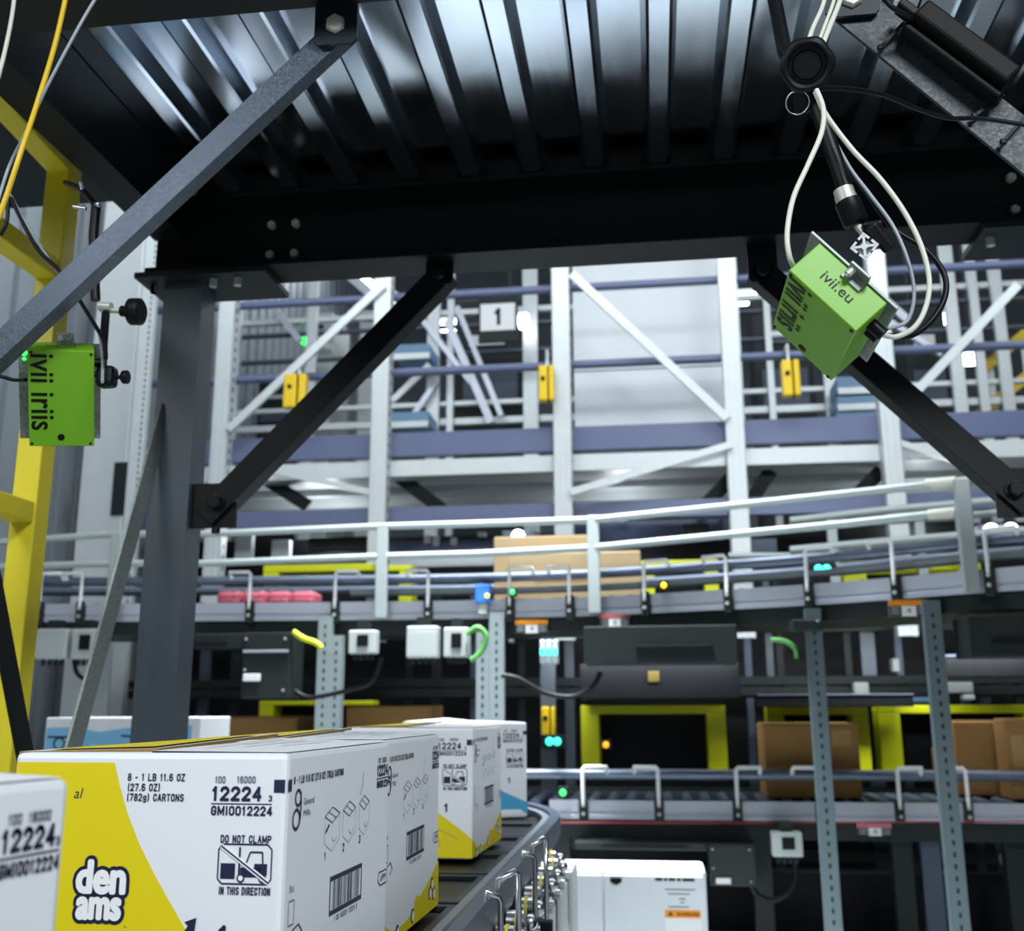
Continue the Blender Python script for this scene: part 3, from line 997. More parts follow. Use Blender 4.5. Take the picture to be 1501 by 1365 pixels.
# bent bracket rods outside the rail
XR = -0.285
rods = [((780, 1239), (800, 1226), (801, 1285), 0.06), ((766, 1249), (784, 1256), (785, 1320), 0.03), ((729, 1290), (760, 1275), (763, 1365), 0.05), ((712, 1307), (734, 1317), (736, 1375), 0.03)]
for q0, q1, q2, dx in rods:
    p1, p2 = PX(*q1, XR + dx), PX(*q2, XR + dx)
    p0 = PY(*q0, p1.y - 0.01)
    p2.x, p2.y = p1.x, p1.y
    bb = MB()
    low = Vector((p1.x, p1.y, p2.z - 0.10))
    bb.tube([p0 - Vector((0, 0, 0.015)), p0, p0 + (p1 - p0) * 0.85, p1 - Vector((0, 0, 0.006)), p2, low], 0.0052, 0, 10)
    bb.build('guide_bracket', M['chrome'], t)
    bb = MB()
    bb.box((p1.x - 0.012, p1.y - 0.012, low.z - 0.06), (p1.x + 0.012, p1.y + 0.012, low.z + 0.02), 0, 0.003)
    bb.build('bracket_clamp', M['plast'], t)
for i in range(11):
    y = 1.62 + i * 0.15
    bb = MB()
    x0 = -0.275 - (0.02 if y > 3 else 0)
    bb.cyl((x0 - 0.03, y, 0.885), (x0 + 0.004, y, 0.885), 0.022, 0, 14)
    bb.ball((x0 + 0.016, y, 0.885), 0.016, 0)
    bb.cyl((x0 - 0.012, y, 0.885), (x0 - 0.006, y, 0.885), 0.0245, 1, 14)
    bb.build('roller', [M['chrome'], M['yel']], t)
    bb = MB()
    bb.cyl((x0 + 0.002, y + 0.06, 0.855), (x0 + 0.03, y + 0.06, 0.855), 0.012, 0, 10)
    bb.build('roller_pin', M['chrome'], t)
for i in range(5):
    y = 1.75 + i * 0.36
    bb = MB()
    bb.box((-0.262, y, 0.55), (-0.250, y + 0.20, 0.84), 0, 0.002)
    bb.build('skirt_plate', M['rack'], t)
bb = MB()
bb.box((-0.31, 0.3, 0.70), (-0.262, 3.25, 0.84), 0)
bb.build('chain_guard', M['plast'], t)

# ================================================================== GREEN CAMERAS
def Mrot(w):
    v = Vector(w)
    return Matrix.Rotation(v.length, 3, v.normalized())


def vision_camera(label, pos, Rm, depth, led=False):
    """u short edge, v long edge (lettering runs along it), w backwards"""
    o = Vector(pos)
    u, v, w_ = Rm.col[0].copy(), Rm.col[1].copy(), Rm.col[2].copy()
    S, L = 0.11, 0.18
    t = thing('vision_camera', label, 'industrial camera', o + u * S / 2 + v * L / 2 + w_ * depth)
    b = MB()
    b.obox(o + u * S / 2 + v * L / 2 + w_ * (depth / 2 - 0.0008), u, v, w_, (S, L, depth - 0.0016), 0, 0.0016)
    hsg = b.build('housing', M['lime'], t)
    b = MB()
    b.obox(o + u * (S / 2 - 0.002) + v * (L / 2 + 0.002) + w_ * (depth + 0.002), u, v, w_, (S + 0.030, L + 0.004, 0.004), 0, 0.001)
    b.build('back_plate', M['galvd'], t)
    b = MB()
    f = Face(b, o, v, u, -w_)
    f.text('ivii iriis', 0.008, 0.005, 0.149, 0.0395, 0, bold=0.012, h=0.0008)
    b.build('lettering', M['plast'], hsg, fix=False)
    b = MB()
    f = Face(b, o, u, w_, -v)
    f.text('ivii.eu', 0.032, depth * 0.36, 0.079, 0.0135, 0, h=0.0008)
    b.build('lettering', M['plast'], hsg, fix=False)
    b = MB()
    c = o + u * 0.0535 + v * 0.1625
    b.cyl(c + w_ * 0.002, c - w_ * 0.0012, 0.0062, 0, 16)
    b.cyl(c - w_ * 0.0012, c - w_ * 0.0014, 0.0035, 0, 16)
    b.build('lens_port', M['plast'], t)
    for a, c in ((0.0055, 0.005), (0.1045, 0.006), (0.0045, 0.1745), (0.1035, 0.1745)):
        b = MB()
        p = o + u * a + v * c
        b.cyl(p + w_ * 0.001, p - w_ * 0.0015, 0.0024, 0, 10)
        b.build('screw', M['plast'], t)
    # bracket standing on the lettered end face
    b = MB()
    b.obox(o + u * 0.062 + w_ * (depth - 0.001) - v * 0.009, u, v, w_, (0.030, 0.020, 0.004), 0, 0.001)
    b.obox(o + u * 0.062 + w_ * (depth - 0.009) - v * 0.0016, u, v, w_, (0.030, 0.003, 0.014), 0, 0.0008)
    mbr = b.build('mounting_bracket', M['galvd'], t)
    b = MB()
    p = o + u * 0.054 + w_ * (depth - 0.003) - v * 0.010
    b.cyl(p, p - w_ * 0.010, 0.0048, 0, 12)
    b.cyl(p - w_ * 0.010, p - w_ * 0.012, 0.0030, 0, 6)
    b.build('bracket_bolt', M['bolt'], mbr)
    b = MB()
    p = o + u * S + v * 0.03 + w_ * depth * 0.6
    b.cyl(p - u * 0.001, p + u * 0.02, 0.008, 0, 12)
    b.cyl(p - u * 0.001 + v * 0.022, p + u * 0.016 + v * 0.022, 0.006, 0, 12)
    b.build('cable_socket', M['plast'], t)
    if led:
        for k, (vv, mm) in enumerate(((0.020, 'ledg'), (0.031, 'ledg'))):
            b = MB()
            b.ball(o - u * 0.007 + v * vv + w_ * (depth - 0.004), 0.0055 - k * 0.0020, 0)
            b.build('indicator_light', M[mm], t)
    return t, o, u, v, w_


RC, ro, ru, rv, rw = vision_camera('tilted lime green camera box hanging from black arm at upper right', (0.177, 1.2142, 1.8126), Mrot((-0.023, 0.8544, -0.0065)), 0.0532)
ld = ray(86, 587).normalized()
lu0 = RT - UP * 0.014
lu0 = (lu0 - ld * lu0.dot(ld)).normalized()
lup = lu0.cross(ld).normalized()
lw0 = (ld * math.cos(R(15)) + lup * math.sin(R(15))).normalized()
lv0 = lw0.cross(lu0).normalized()
lpos = CAM + ray(40.3, 512) * 1.86
LC, lo_, lu, lv, lw = vision_camera('upright lime green camera box at left behind the galvanised brace', lpos, Matrix((lu0, lv0, lw0)).transposed(), 0.062, True)

# arm of the right camera
YA = 1.30
t = thing('camera_arm', 'black jointed arm with round knob holding the tilted green camera', 'support arm', PY(1183, 95, YA))
k0 = PY(1183, 95, YA)
b = MB()
b.tube([PY(1122, -70, YA + 0.16), PY(1150, 75, YA + 0.03), PY(1166, 105, YA + 0.02)], 0.0105, 0, 16)
b.build('upper_tube', M['plast'], t)
b = MB()
b.tube([PY(1180, 105, YA + 0.035), PY(1243, 288, YA + 0.035)], 0.0105, 0, 16)
b.build('lower_tube', M['plast'], t)
# lobed knob facing the viewer
vd = (CAM - k0).normalized()
sx = vd.cross(Vector((0, 0, 1))).normalized()
sy = sx.cross(vd).normalized()
b = MB()
rk = 0.037


def lob(r, n=48, amp=0.07):
    return [((r * (1 + amp * (math.cos(6 * 2 * math.pi * i / n) - 1) * 0.5)) * math.cos(2 * math.pi * i / n), (r * (1 + amp * (math.cos(6 * 2 * math.pi * i / n) - 1) * 0.5)) * math.sin(2 * math.pi * i / n)) for i in range(n)]


def loft(b, loops, mi=0):
    vs = []
    for pts, h in loops:
        vs += [k0 + sx * p[0] + sy * p[1] + vd * h for p in pts]
    n = len(loops[0][0])
    fs = []
    for i in range(len(loops) - 1):
        for j in range(n):
            fs.append((i * n + j, i * n + (j + 1) % n, (i + 1) * n + (j + 1) % n, (i + 1) * n + j))
    b.add(vs, fs, mi)
    b.add(vs[:n], [list(range(n))[::-1]], mi)
    b.add(vs[-n:], [list(range(n))], mi)


loft(b, [(lob(rk * 0.8), -0.010), (lob(rk * 0.98), -0.004), (lob(rk), 0.006), (lob(rk * 0.93), 0.014), (lob(rk * 0.80, amp=0.03), 0.017), (lob(rk * 0.70, amp=0), 0.015),
         (lob(rk * 0.66, amp=0), 0.006), (lob(rk * 0.52, amp=0), 0.006), (lob(rk * 0.48, amp=0), 0.010), (lob(rk * 0.10, amp=0), 0.011)])
b.build('knob', M['rub'], t)
b = MB()
b.cyl(k0 - vd * 0.035, k0 - vd * 0.008, 0.019, 0, 20)
b.build('joint', M['plast'], t)
b = MB()
p0, p1 = PY(1236, 278, YA + 0.035), PY(1242, 296, YA + 0.035)
b.tube([p0, p1], 0.0135, 0, 16)
b.tube([p0 + (p1 - p0) * 0.5, p1], 0.0150, 0, 6)
b.build('collar', M['bolt'], t)
b = MB()
p2, p3 = PY(1242, 296, YA + 0.035), PY(1256, 330, YA + 0.035)
b.tube([p2, p2 + (p3 - p2) * 0.9, p3], [0.0165, 0.0165, 0.011], 0, 20)
b.build('clamp_sleeve', M['plast'], t)
b = MB()
b.tube([p3, PY(1269, 345, YA + 0.03)], 0.0052, 0, 12)
b.build('ball_pin', M['bolt'], t)
# slotted profile with the arrow-cross end
pc = PY(1267, 361, YA - 0.005)
b = MB()
hs = 0.0178
vdx = (CAM - pc).normalized()
ax1 = vdx.cross(Vector((0, 0, 1))).normalized()
ax2 = ax1.cross(vdx).normalized()
for k in range(4):
    a = math.pi / 2 * k
    e = ax1 * math.cos(a) + ax2 * math.sin(a)
    g = -ax1 * math.sin(a) + ax2 * math.cos(a)
    b.prism([(0.0015, -0.0016), (0.0150, -0.0016), (0.0150, 0.0016), (0.0015, 0.0016)], pc, e, g, -vdx, 0.03)
    b.prism([(hs, 0), (0.0132, 0.0), (0.0082, 0.0058), (0.0104, 0.0078)], pc, e, g, -vdx, 0.03)
    b.prism([(hs, 0), (0.0104, -0.0078), (0.0082, -0.0058), (0.0132, 0.0)], pc, e, g, -vdx, 0.03)
b.tube([pc + vdx * 0.0002, pc - vdx * 0.03], 0.0042, 0, 12)
b.build('slotted_profile', M['white'], t)
b = MB()
b.obox(pc - vdx * 0.026 - ax2 * 0.004 - ax1 * 0.001, (ax1 + ax2).normalized(), (ax2 - ax1).normalized(), vdx, (0.019, 0.019, 0.048), 0, 0.002)
b.build('profile_body', M['galvd'], t)
b = MB()
b.obox(pc - vdx * 0.035 + ax2 * 0.008 - ax1 * 0.020, (ax1 - ax2 * .6).normalized(), (ax2 + ax1 * .6).normalized(), vdx, (0.016, 0.042, 0.03), 0, 0.004)
b.obox(pc - vdx * 0.055 + ax2 * 0.020 - ax1 * 0.012, ax1, ax2, vdx, (0.026, 0.022, 0.03), 0, 0.004)
b.build('swivel_clamp', M['plast'], t)
b = MB()
pcs = [k0 + sx * (0.016 + 0.0155 * math.cos(R(a))) + sy * (-0.046 + 0.0155 * math.sin(R(a))) for a in range(0, 361, 20)]
b.tube(pcs, 0.0011, 0, 6)
b.build('key_ring', M['chrome'], t)
b = MB()
b.obox(k0 - sy * 0.045 + sx * 0.006 - vd * 0.02, sx, sy, vd, (0.030, 0.034, 0.014), 0, 0.006)
b.build('lock_lug', M['plast'], t)


def cable(name, label, pts, r, m, cat='cable', group=None, n=8):
    path = smooth_path(pts, n)
    b = MB()
    b.tube(path, r, 0, 10)
    o = b.build(name, m)
    tag(o, label, cat, group)
    return o


def pix(pts):
    return [PY(x, y, Y) for x, y, Y in pts]


cable('cable', 'white cable looping from knob down into left corner of tilted camera', pix([(1197, 132, 1.30), (1207, 160, 1.29), (1204, 195, 1.28), (1185, 240, 1.27), (1163, 290, 1.26), (1154, 340, 1.25), (1157, 375, 1.25), (1166, 396, 1.265)]), 0.0034, M['cw'])
cable('cable', 'white cable sweeping right of black arm into side of tilted camera', pix([(1195, 135, 1.305), (1212, 170, 1.30), (1250, 220, 1.30), (1290, 262, 1.30), (1325, 310, 1.30), (1350, 360, 1.30), (1362, 410, 1.30), (1357, 450, 1.30), (1340, 480, 1.30), (1312, 494, 1.30), (1290, 488, 1.285)]), 0.0034, M['cw'])
cable('cable', 'thin grey cable between the white cable and the black arm', pix([(1215, 190, 1.35), (1245, 245, 1.34), (1275, 285, 1.34), (1308, 330, 1.34), (1330, 380, 1.34), (1340, 430, 1.34), (1330, 470, 1.33), (1300, 482, 1.315)]), 0.0026, M['cg'])
cable('cable', 'black cable making the widest loop right of tilted camera', pix([(1205, 170, 1.37), (1240, 240, 1.36), (1270, 280, 1.36), (1310, 335, 1.36), (1355, 365, 1.36), (1383, 400, 1.36), (1385, 435, 1.355), (1365, 470, 1.35), (1335, 492, 1.34), (1300, 492, 1.325), (1284, 482, 1.305)]), 0.0040, M['plast'])
cable('cable', 'white cable running up from knob, leftmost of the three', pix([(1183, 66, 1.32), (1192, 40, 1.33), (1206, 8, 1.36), (1215, -30, 1.40)]), 0.0032, M['cw'])
cable('cable', 'white cable running up from knob, middle of the three', pix([(1199, 64, 1.32), (1208, 40, 1.34), (1221, 5, 1.37), (1230, -30, 1.40)]), 0.0026, M['cw'])
cable('cable', 'white cable running up from knob, rightmost of the three', pix([(1206, 66, 1.32), (1216, 40, 1.34), (1230, 5, 1.37), (1240, -30, 1.40)]), 0.0036, M['cw'])
cable('cable', 'black cable drooping from knob to right edge across grey brace', pix([(1196, 132, 1.32), (1225, 129, 1.34), (1290, 138, 1.40), (1345, 160, 1.45), (1390, 173, 1.48), (1440, 174, 1.50), (1520, 186, 1.51)]), 0.0034, M['plast'])
cable('cable', 'yellow cable hanging down across the upper left corner', pix([(104, -40, 1.45), (82, 60, 1.44), (55, 150, 1.42), (30, 225, 1.40), (12, 280, 1.40), (-6, 330, 1.40)]), [0.0042 for _ in range(41)], M['cy'])
cable('cable', 'grey cable beside the yellow one, bowing left at upper left', pix([(158, -30, 1.40), (122, 28, 1.40), (70, 125, 1.41), (40, 190, 1.45), (15, 240, 1.49), (0, 285, 1.48), (-12, 330, 1.48)]), 0.0026, M['cg'])
cable('cable', 'pale cable at top left corner left of the yellow one', pix([(25, -40, 1.45), (18, 20, 1.45), (6, 80, 1.45), (-10, 140, 1.45)]), 0.0036, M['cw'])
cable('cable', 'black cable hanging in front of yellow rail at left', pix([(0, 345, 1.790), (10, 325, 1.790), (14, 290, 1.790), (30, 320, 1.790), (55, 365, 1.790), (85, 395, 1.790), (110, 430, 1.790), (135, 470, 1.740), (152, 500, 1.690), (155, 525, 1.630)]), 0.0040, M['plast'])
cable('cable', 'grey cable following the black one down to the left camera', pix([(12, 280, 1.820), (40, 330, 1.820), (75, 385, 1.810), (115, 440, 1.790), (142, 480, 1.740), (150, 520, 1.690), (150, 560, 1.610)]), 0.0028, M['cg'])
cable('cable', 'black cable entering left camera from the left edge', pix([(-20, 548, 1.70), (5, 553, 1.70), (20, 557, 1.70), (38, 557, 1.68)]), 0.0036, M['plast'])

# arm of the left camera
YL = 1.86
t = thing('camera_arm', 'black jointed arm with knob behind the left camera and brace', 'support arm', PY(140, 330, YL))
b = MB()
b.tube([PY(96, 268, YL + 0.35), PY(118, 276, YL + 0.1), PY(140, 300, YL + 0.02)], 0.007, 0, 10)
b.build('upper_link', M['plast'], t)
b = MB()
b.tube([PY(141, 300, YL), PY(137, 345, YL), PY(140, 440, YL)], 0.0095, 0, 12)
b.build('tube', M['plast'], t)
b = MB()
b.cyl(PY(118, 268, YL + .08), PY(122, 284, YL + .08), 0.004, 0, 10)
b.cyl(PY(108, 303, YL), PY(126, 306, YL), 0.004, 0, 10)
b.ball(PY(143, 300, YL - 0.01), 0.006, 0)
b.build('lever', M['chrome'], t)
b = MB()
b.cyl(PY(148, 454, YL), PY(182, 456, YL), 0.0055, 0, 12)
b.cyl(PY(146, 449, YL - 0.005), PY(163, 450, YL - 0.005), 0.009, 0, 12)
b.build('joint', M['bolt'], t)
b = MB()
b.tube([PY(178, 456, YL), PY(188, 457, YL), PY(192, 457, YL), PY(206, 457, YL), PY(209, 457, YL)], [0.011, 0.011, 0.027, 0.027, 0.020], 0, 18)
b.build('knob', M['rub'], t)
b = MB()
b.tube([PY(155, 460, YL), PY(152, 500, YL - 0.05), PY(150, 545, YL - 0.12)], 0.008, 0, 12)
b.build('lower_link', M['plast'], t)
b = MB()
b.obox(PY(157, 553, 1.73), (1, 0, 0), (0, 1, 0), (0, 0, 1), (0.034, 0.03, 0.04), 0, 0.008)
b.cyl(PY(150, 553, 1.73), PY(182, 553, 1.73), 0.004, 0, 10)
b.tube([PY(179, 553, 1.73), PY(181, 553, 1.73), PY(187, 553, 1.73), PY(188, 553, 1.73)], [0.009, 0.0125, 0.0125, 0.010], 0, 16)
b.build('swivel_clamp', M['plast'], t)

# power brick strapped to the right near brace
ax = d2.normalized()
nrm = Vector((-ax.z, 0, ax.x))
if nrm.z < 0:
    nrm = -nrm
pb0 = PY(1345, 22, Yn - 0.03)
pb1 = PY(1480, 122, Yn - 0.03)
axp = (pb1 - pb0).normalized()
nrp = Vector((-axp.z, 0, axp.x))
if nrp.z < 0:
    nrp = -nrp
PBM = mat('brick_case', '#070709', 0.6)
t = thing('power_brick', 'long black power brick tied onto dull grey brace', 'power supply', (pb0 + pb1) / 2)
b = MB()
b.obox((pb0 + pb1) / 2, axp, nrp, (0, 1, 0), ((pb1 - pb0).length, 0.034, 0.05), 0, 0.005)
b.build('case', PBM, t)
b = MB()
b.obox((pb0 + pb1) / 2 - nrp * 0.026 + Vector((0, 0.01, 0)), axp, nrp, (0, 1, 0), ((pb1 - pb0).length * 1.05, 0.010, 0.03), 0, 0.003)
b.build('base_strip', M['rub'], t)
b = MB()
b.obox(pb0 - axp * 0.016 - nrp * 0.006, axp, nrp, (0, 1, 0), (0.035, 0.014, 0.03), 0, 0.003)
b.build('plug', M['rub'], t)
cable('cable', 'black cable leading from top edge to the power brick', pix([(1285, -20, 1.5), (1305, 8, 1.5), (1325, 20, 1.51), (1338, 27, 1.52)]), 0.004, M['plast'])
for lab, q0, q1 in (('black cable tie round dull grey brace, upper of three', (1290, 70), (1330, 28)), ('black cable tie round dull grey brace, middle of three', (1428, 170), (1472, 138)), ('black cable tie round dull grey brace, lowest of three', (1470, 208), (1503, 170))):
    a, c = PY(*q0, Yn - 0.004), PY(*q1, Yn - 0.004)
    b = MB()
    b.bar(a, c, 0.005, 0.003, 0, (0, 1, 0))
    b.obox(a, (1, 0, 0), (0, 1, 0), (0, 0, 1), (0.009, 0.008, 0.009), 0, 0.002)
    tag(b.build('cable_tie', M['rub']), lab, 'cable tie')

# ================================================================== BACKGROUND: STORAGE RACK
YR = 7.3
rack = thing('storage_rack', 'pale steel storage rack with blue-grey rails behind the upper conveyor', 'storage rack', (-0.6, YR, 0))
UPX = [PY(330, 560, YR).x, PY(560, 560, YR).x, PY(824, 560, YR).x, PY(1073, 560, YR).x, PY(1297, 560, YR).x]
for i, xx in enumerate([UPX[0] - 0.9] + UPX + [UPX[4] + 1.15]):
    b = MB()
    wv = 0.062
    b.box((xx - wv, YR - 0.05, 1.75), (xx + wv, YR - 0.044, 5.6))
    for s in (-1, 1):
        b.box((xx + s * wv - 0.003, YR - 0.05, 1.75), (xx + s * wv + 0.003, YR + 0.05, 5.6))
        b.box((xx + s * 0.024 - 0.006, YR - 0.056, 1.75), (xx + s * 0.024 + 0.006, YR - 0.05, 5.6))
    for k in range(40):
        b.box((xx + wv + 0.003, YR - 0.01, 2.2 + k * 0.08), (xx + wv + 0.0045, YR + 0.012, 2.235 + k * 0.08), 1)
    b.build('upright', [M['rack'], M['plast']], rack)
XA, XB = UPX[0] - 0.95, UPX[4] + 1.15


def beam(name, y0, y1, Yb, dep, m, xa=XA, xb=XB, refx=824, parent=rack):
    za, zb2 = PY(refx, y0, Yb).z, PY(refx, y1, Yb).z
    b = MB()
    b.box((xa, Yb, zb2), (xb, Yb + dep, za), 0, 0.004)
    return b.build(name, m, parent)


for yy in (421, 534):
    z = PY(824, yy, YR + 0.06).z
    b = MB()
    b.tube([(XA, YR + 0.09, z), (XB, YR + 0.09, z)], 0.032, 0, 12)
    b.build('guard_rail', M['blue'], rack)
ns = [XA] + UPX + [XB]
for i in range(len(ns) - 1):
    beam('deck_beam', 626, 661, YR + 0.055, 0.06, M['blue'], ns[i], ns[i + 1])
    beam('support_beam', 667, 691, YR + 0.055, 0.08, M['rack'], ns[i], ns[i + 1])
    beam('lower_beam', 737, 762, YR + 0.055, 0.06, M['blue'], ns[i], ns[i + 1])
b = MB()
zs = PY(824, 690, YR).z
b.box((XA, YR + 0.16, zs + 0.02), (XB, YR + 1.75, zs + 0.08))
for k in range(3):
    b.box((XA, YR + 0.5 + k * 0.5, zs - 0.03), (XB, YR + 0.55 + k * 0.5, zs + 0.02))
b.build('deck_underside', M['rack'], rack)


def diag(p, q, Yb, wd, m, name='diagonal_strut', parent=rack, th=0.03):
    b = MB()
    b.bar(PY(*p, Yb), PY(*q, Yb), th, wd, 0, (0, 0, 1))
    return b.build(name, m, parent)


diag((335, 630), (562, 418), YR - 0.07, 0.06, M['rack'])
diag((838, 402), (1066, 614), YR - 0.07, 0.06, M['rack'])
diag((836, 722), (1072, 652), YR - 0.07, 0.05, M['rack'])
diag((398, 690), (552, 724), YR - 0.02, 0.045, M['rack'])
diag((1345, 572), (1492, 418), YR - 0.07, 0.06, M['rack'])
diag((1312, 648), (1405, 676), YR - 0.02, 0.045, M['rack'])
diag((575, 588), (630, 535), YR + 0.8, 0.05, M['rack'])
for p, q in (((385, 700), (452, 742)), ((583, 698), (655, 752)), ((1030, 745), (1082, 690)), ((1240, 742), (1292, 690)), ((1130, 690), (1100, 735))):
    diag(p, q, YR + 0.3, 0.10, M['char'], 'knee_brace')

# second rack row behind
rack2 = thing('storage_rack', 'rear row of thin pale uprights seen through the front rack', 'storage rack', (-0.4, 9.4, 0))
for px, wv in ((345, .03), (455, .05), (635, .06), (660, .03), (778, .07), (1216, .05), (1405, .055), (1440, .04), (1475, .05), (1130, .03)):
    xx = PY(px, 560, 9.4).x
    b = MB()
    b.box((xx - wv, 9.37, 0), (xx + wv, 9.43, 6.6), 0, 0.004)
    b.build('upright', M['rack'], rack2)
for yy, wv in ((450, .05), (510, .03), (585, .04), (612, .06), (470, .03)):
    z = PY(824, yy, 9.45).z
    b = MB()
    b.box((-4.1, 9.44, z - wv / 2), (4.2, 9.50, z + wv / 2))
    b.build('cross_beam', M['alud' if yy in (510, 470) else 'rack'], rack2)
for p, q, wd in (((655, 470), (720, 620), .07), ((670, 450), (735, 610), .05), ((690, 560), (620, 470), .05), ((505, 398), (545, 432), .09), ((1250, 400), (1330, 470), .07), ((1300, 470), (1380, 520), .05), ((385, 430), (440, 500), .06), ((640, 560), (585, 640), .05)):
    diag(p, q, 9.3, wd, M['alu'], 'diagonal_strut', rack2, 0.05)
t = thing('stair_rail', 'yellow sloping stair rails at right edge behind the rack', 'handrail', PY(1470, 590, 9.9))
for p, q in (((1425, 616), (1530, 532)), ((1440, 541), (1530, 468))):
    diag(p, q, 9.9, 0.10, M['yelo'], 'rail', t, 0.05)
for px, y0, y1 in ((1450, 528, 640), (1500, 490, 640)):
    p, q = PY(px, y0, 9.95), PY(px, y1, 9.95)
    b = MB()
    b.box((p.x - 0.025, 9.93, q.z), (p.x + 0.025, 9.98, p.z))
    b.build('baluster', M['rack'], t)
# dark machinery behind
for i, (lab, x0, x1, y0, y1, Yb, mk) in enumerate((
        ('dark grey machine block behind the numbered sign', 668, 772, 440, 622, 10.4, 'char'),
        ('slate machine block seen under left diagonal of the rack', 372, 470, 560, 628, 10.6, 'char'),
        ('dark machine block between fifth upright and right edge', 1322, 1400, 440, 620, 10.8, 'char'),
        ('dark machine block right of white enclosure', 1100, 1200, 430, 625, 10.9, 'char'),
        ('pale cabinet with green lamp behind first rack bay', 445, 487, 460, 520, 9.8, 'box'),
        ('white cabinet beside second upright of the rack', 527, 556, 455, 500, 9.7, 'box'))):
    t = thing('machine_cabinet', lab, 'machine', ((PY(x0, y0, Yb).x + PY(x1, y0, Yb).x) / 2, Yb, PY(x0, y1, Yb).z))
    p, q = PY(x0, y0, Yb), PY(x1, y1, Yb)
    b = MB()
    b.box((p.x, Yb, 0), (q.x, Yb + 0.6, p.z), 0, 0.02)
    b.build('casing', M[mk], t)
    b = MB()
    w_, h_ = q.x - p.x, p.z - q.z
    b.box((p.x + w_ * .12, Yb - 0.02, q.z + h_ * .15), (q.x - w_ * .12, Yb - 0.002, q.z + h_ * .42), 0, 0.004)
    b.build('door', M['alud' if mk == 'char' else 'cab'], t)
    b = MB()
    b.box((p.x + w_ * .2, Yb - 0.03, q.z + h_ * .62), (q.x - w_ * .3, Yb - 0.002, q.z + h_ * .70), 0, 0.004)
    b.build('vent', M['rack' if mk == 'char' else 'char'], t)
    if i == 4:
        b = MB()
        b.ball((p.x + 0.03, Yb - 0.03, q.z + 0.16), 0.05, 0)
        b.build('signal_lamp', M['ledg'], t)
for lab, x0, x1, y0, y1, Yb in (('blue belt conveyor behind rack bay left of centre, higher one', 578, 630, 505, 522, 8.9), ('blue belt conveyor behind rack bay left of centre, lower one', 572, 628, 604, 622, 8.9),
                                ('blue belt conveyor stack right of tilted camera, upper run', 1226, 1292, 552, 572, 8.9), ('blue belt conveyor stack right of tilted camera, middle run', 1226, 1292, 580, 596, 8.9),
                                ('blue belt conveyor stack right of tilted camera, lower run', 1226, 1292, 602, 622, 8.9)):
    p, q = PY(x0, y0, Yb), PY(x1, y1, Yb)
    t = thing('feed_conveyor', lab, 'conveyor', ((p.x + q.x) / 2, Yb, q.z))
    b = MB()
    b.box((p.x, Yb, q.z), (q.x, Yb + 0.4, p.z), 0, 0.015)
    b.build('belt', M['bluel'], t)
    b = MB()
    b.box((p.x, Yb - 0.03, q.z - 0.03), (q.x, Yb - 0.002, q.z + 0.03), 0, 0.004)
    b.build('side_frame', M['rack'], t)

# white enclosure
YE = 8.4
p, q = PY(838, 360, YE), PY(1092, 622, YE)
t = thing('white_enclosure', 'large white panelled enclosure standing behind rack, right of centre', 'enclosure', ((p.x + q.x) / 2, YE, q.z))
zts = [q.z, PY(960, 540, YE).z, PY(960, 420, YE).z, p.z + 0.5]
for i in range(3):
    b = MB()
    b.box((p.x, YE, zts[i] + 0.006), (q.x - 0.14, YE + 0.05, zts[i + 1] - 0.006), 0, 0.003)
    b.build('panel', M['cab'], t)
b = MB()
b.box((q.x - 0.135, YE - 0.02, q.z), (q.x, YE + 1.0, p.z + 0.5), 0, 0.003)
b.build('corner_post', M['rack'], t)
b = MB()
b.box((p.x, YE + 0.055, q.z), (q.x - 0.14, YE + 1.0, p.z + 0.5))
b.build('shell', M['cab'], t)

# sign with the numeral 1
YS = 8.8
p, q = PY(704, 446, YS), PY(755, 483, YS)
t = thing('aisle_sign', 'white sign with numeral 1 hanging above the aisle', 'sign', ((p.x + q.x) / 2, YS, q.z))
b = MB()
b.box((p.x, YS, q.z), (q.x, YS + 0.02, p.z), 0, 0.006)
b.build('board', M['white'], t)
b = MB()
f = Face(b, (p.x, YS, p.z), (1, 0, 0), (0, 0, -1), (0, -1, 0))
w_, h_ = q.x - p.x, p.z - q.z
f.caps('1', w_ * .40, h_ * .82, w_ * .60, -h_ * .64, 0, 0.2, 0.002)
b.build('lettering', M['plast'], t, fix=False)
b = MB()
b.box((p.x - 0.02, YS + 0.022, q.z - 0.10), (q.x + 0.02, YS + 0.06, p.z + 0.10), 0, 0.004)
b.build('backing_frame', M['char'], t)

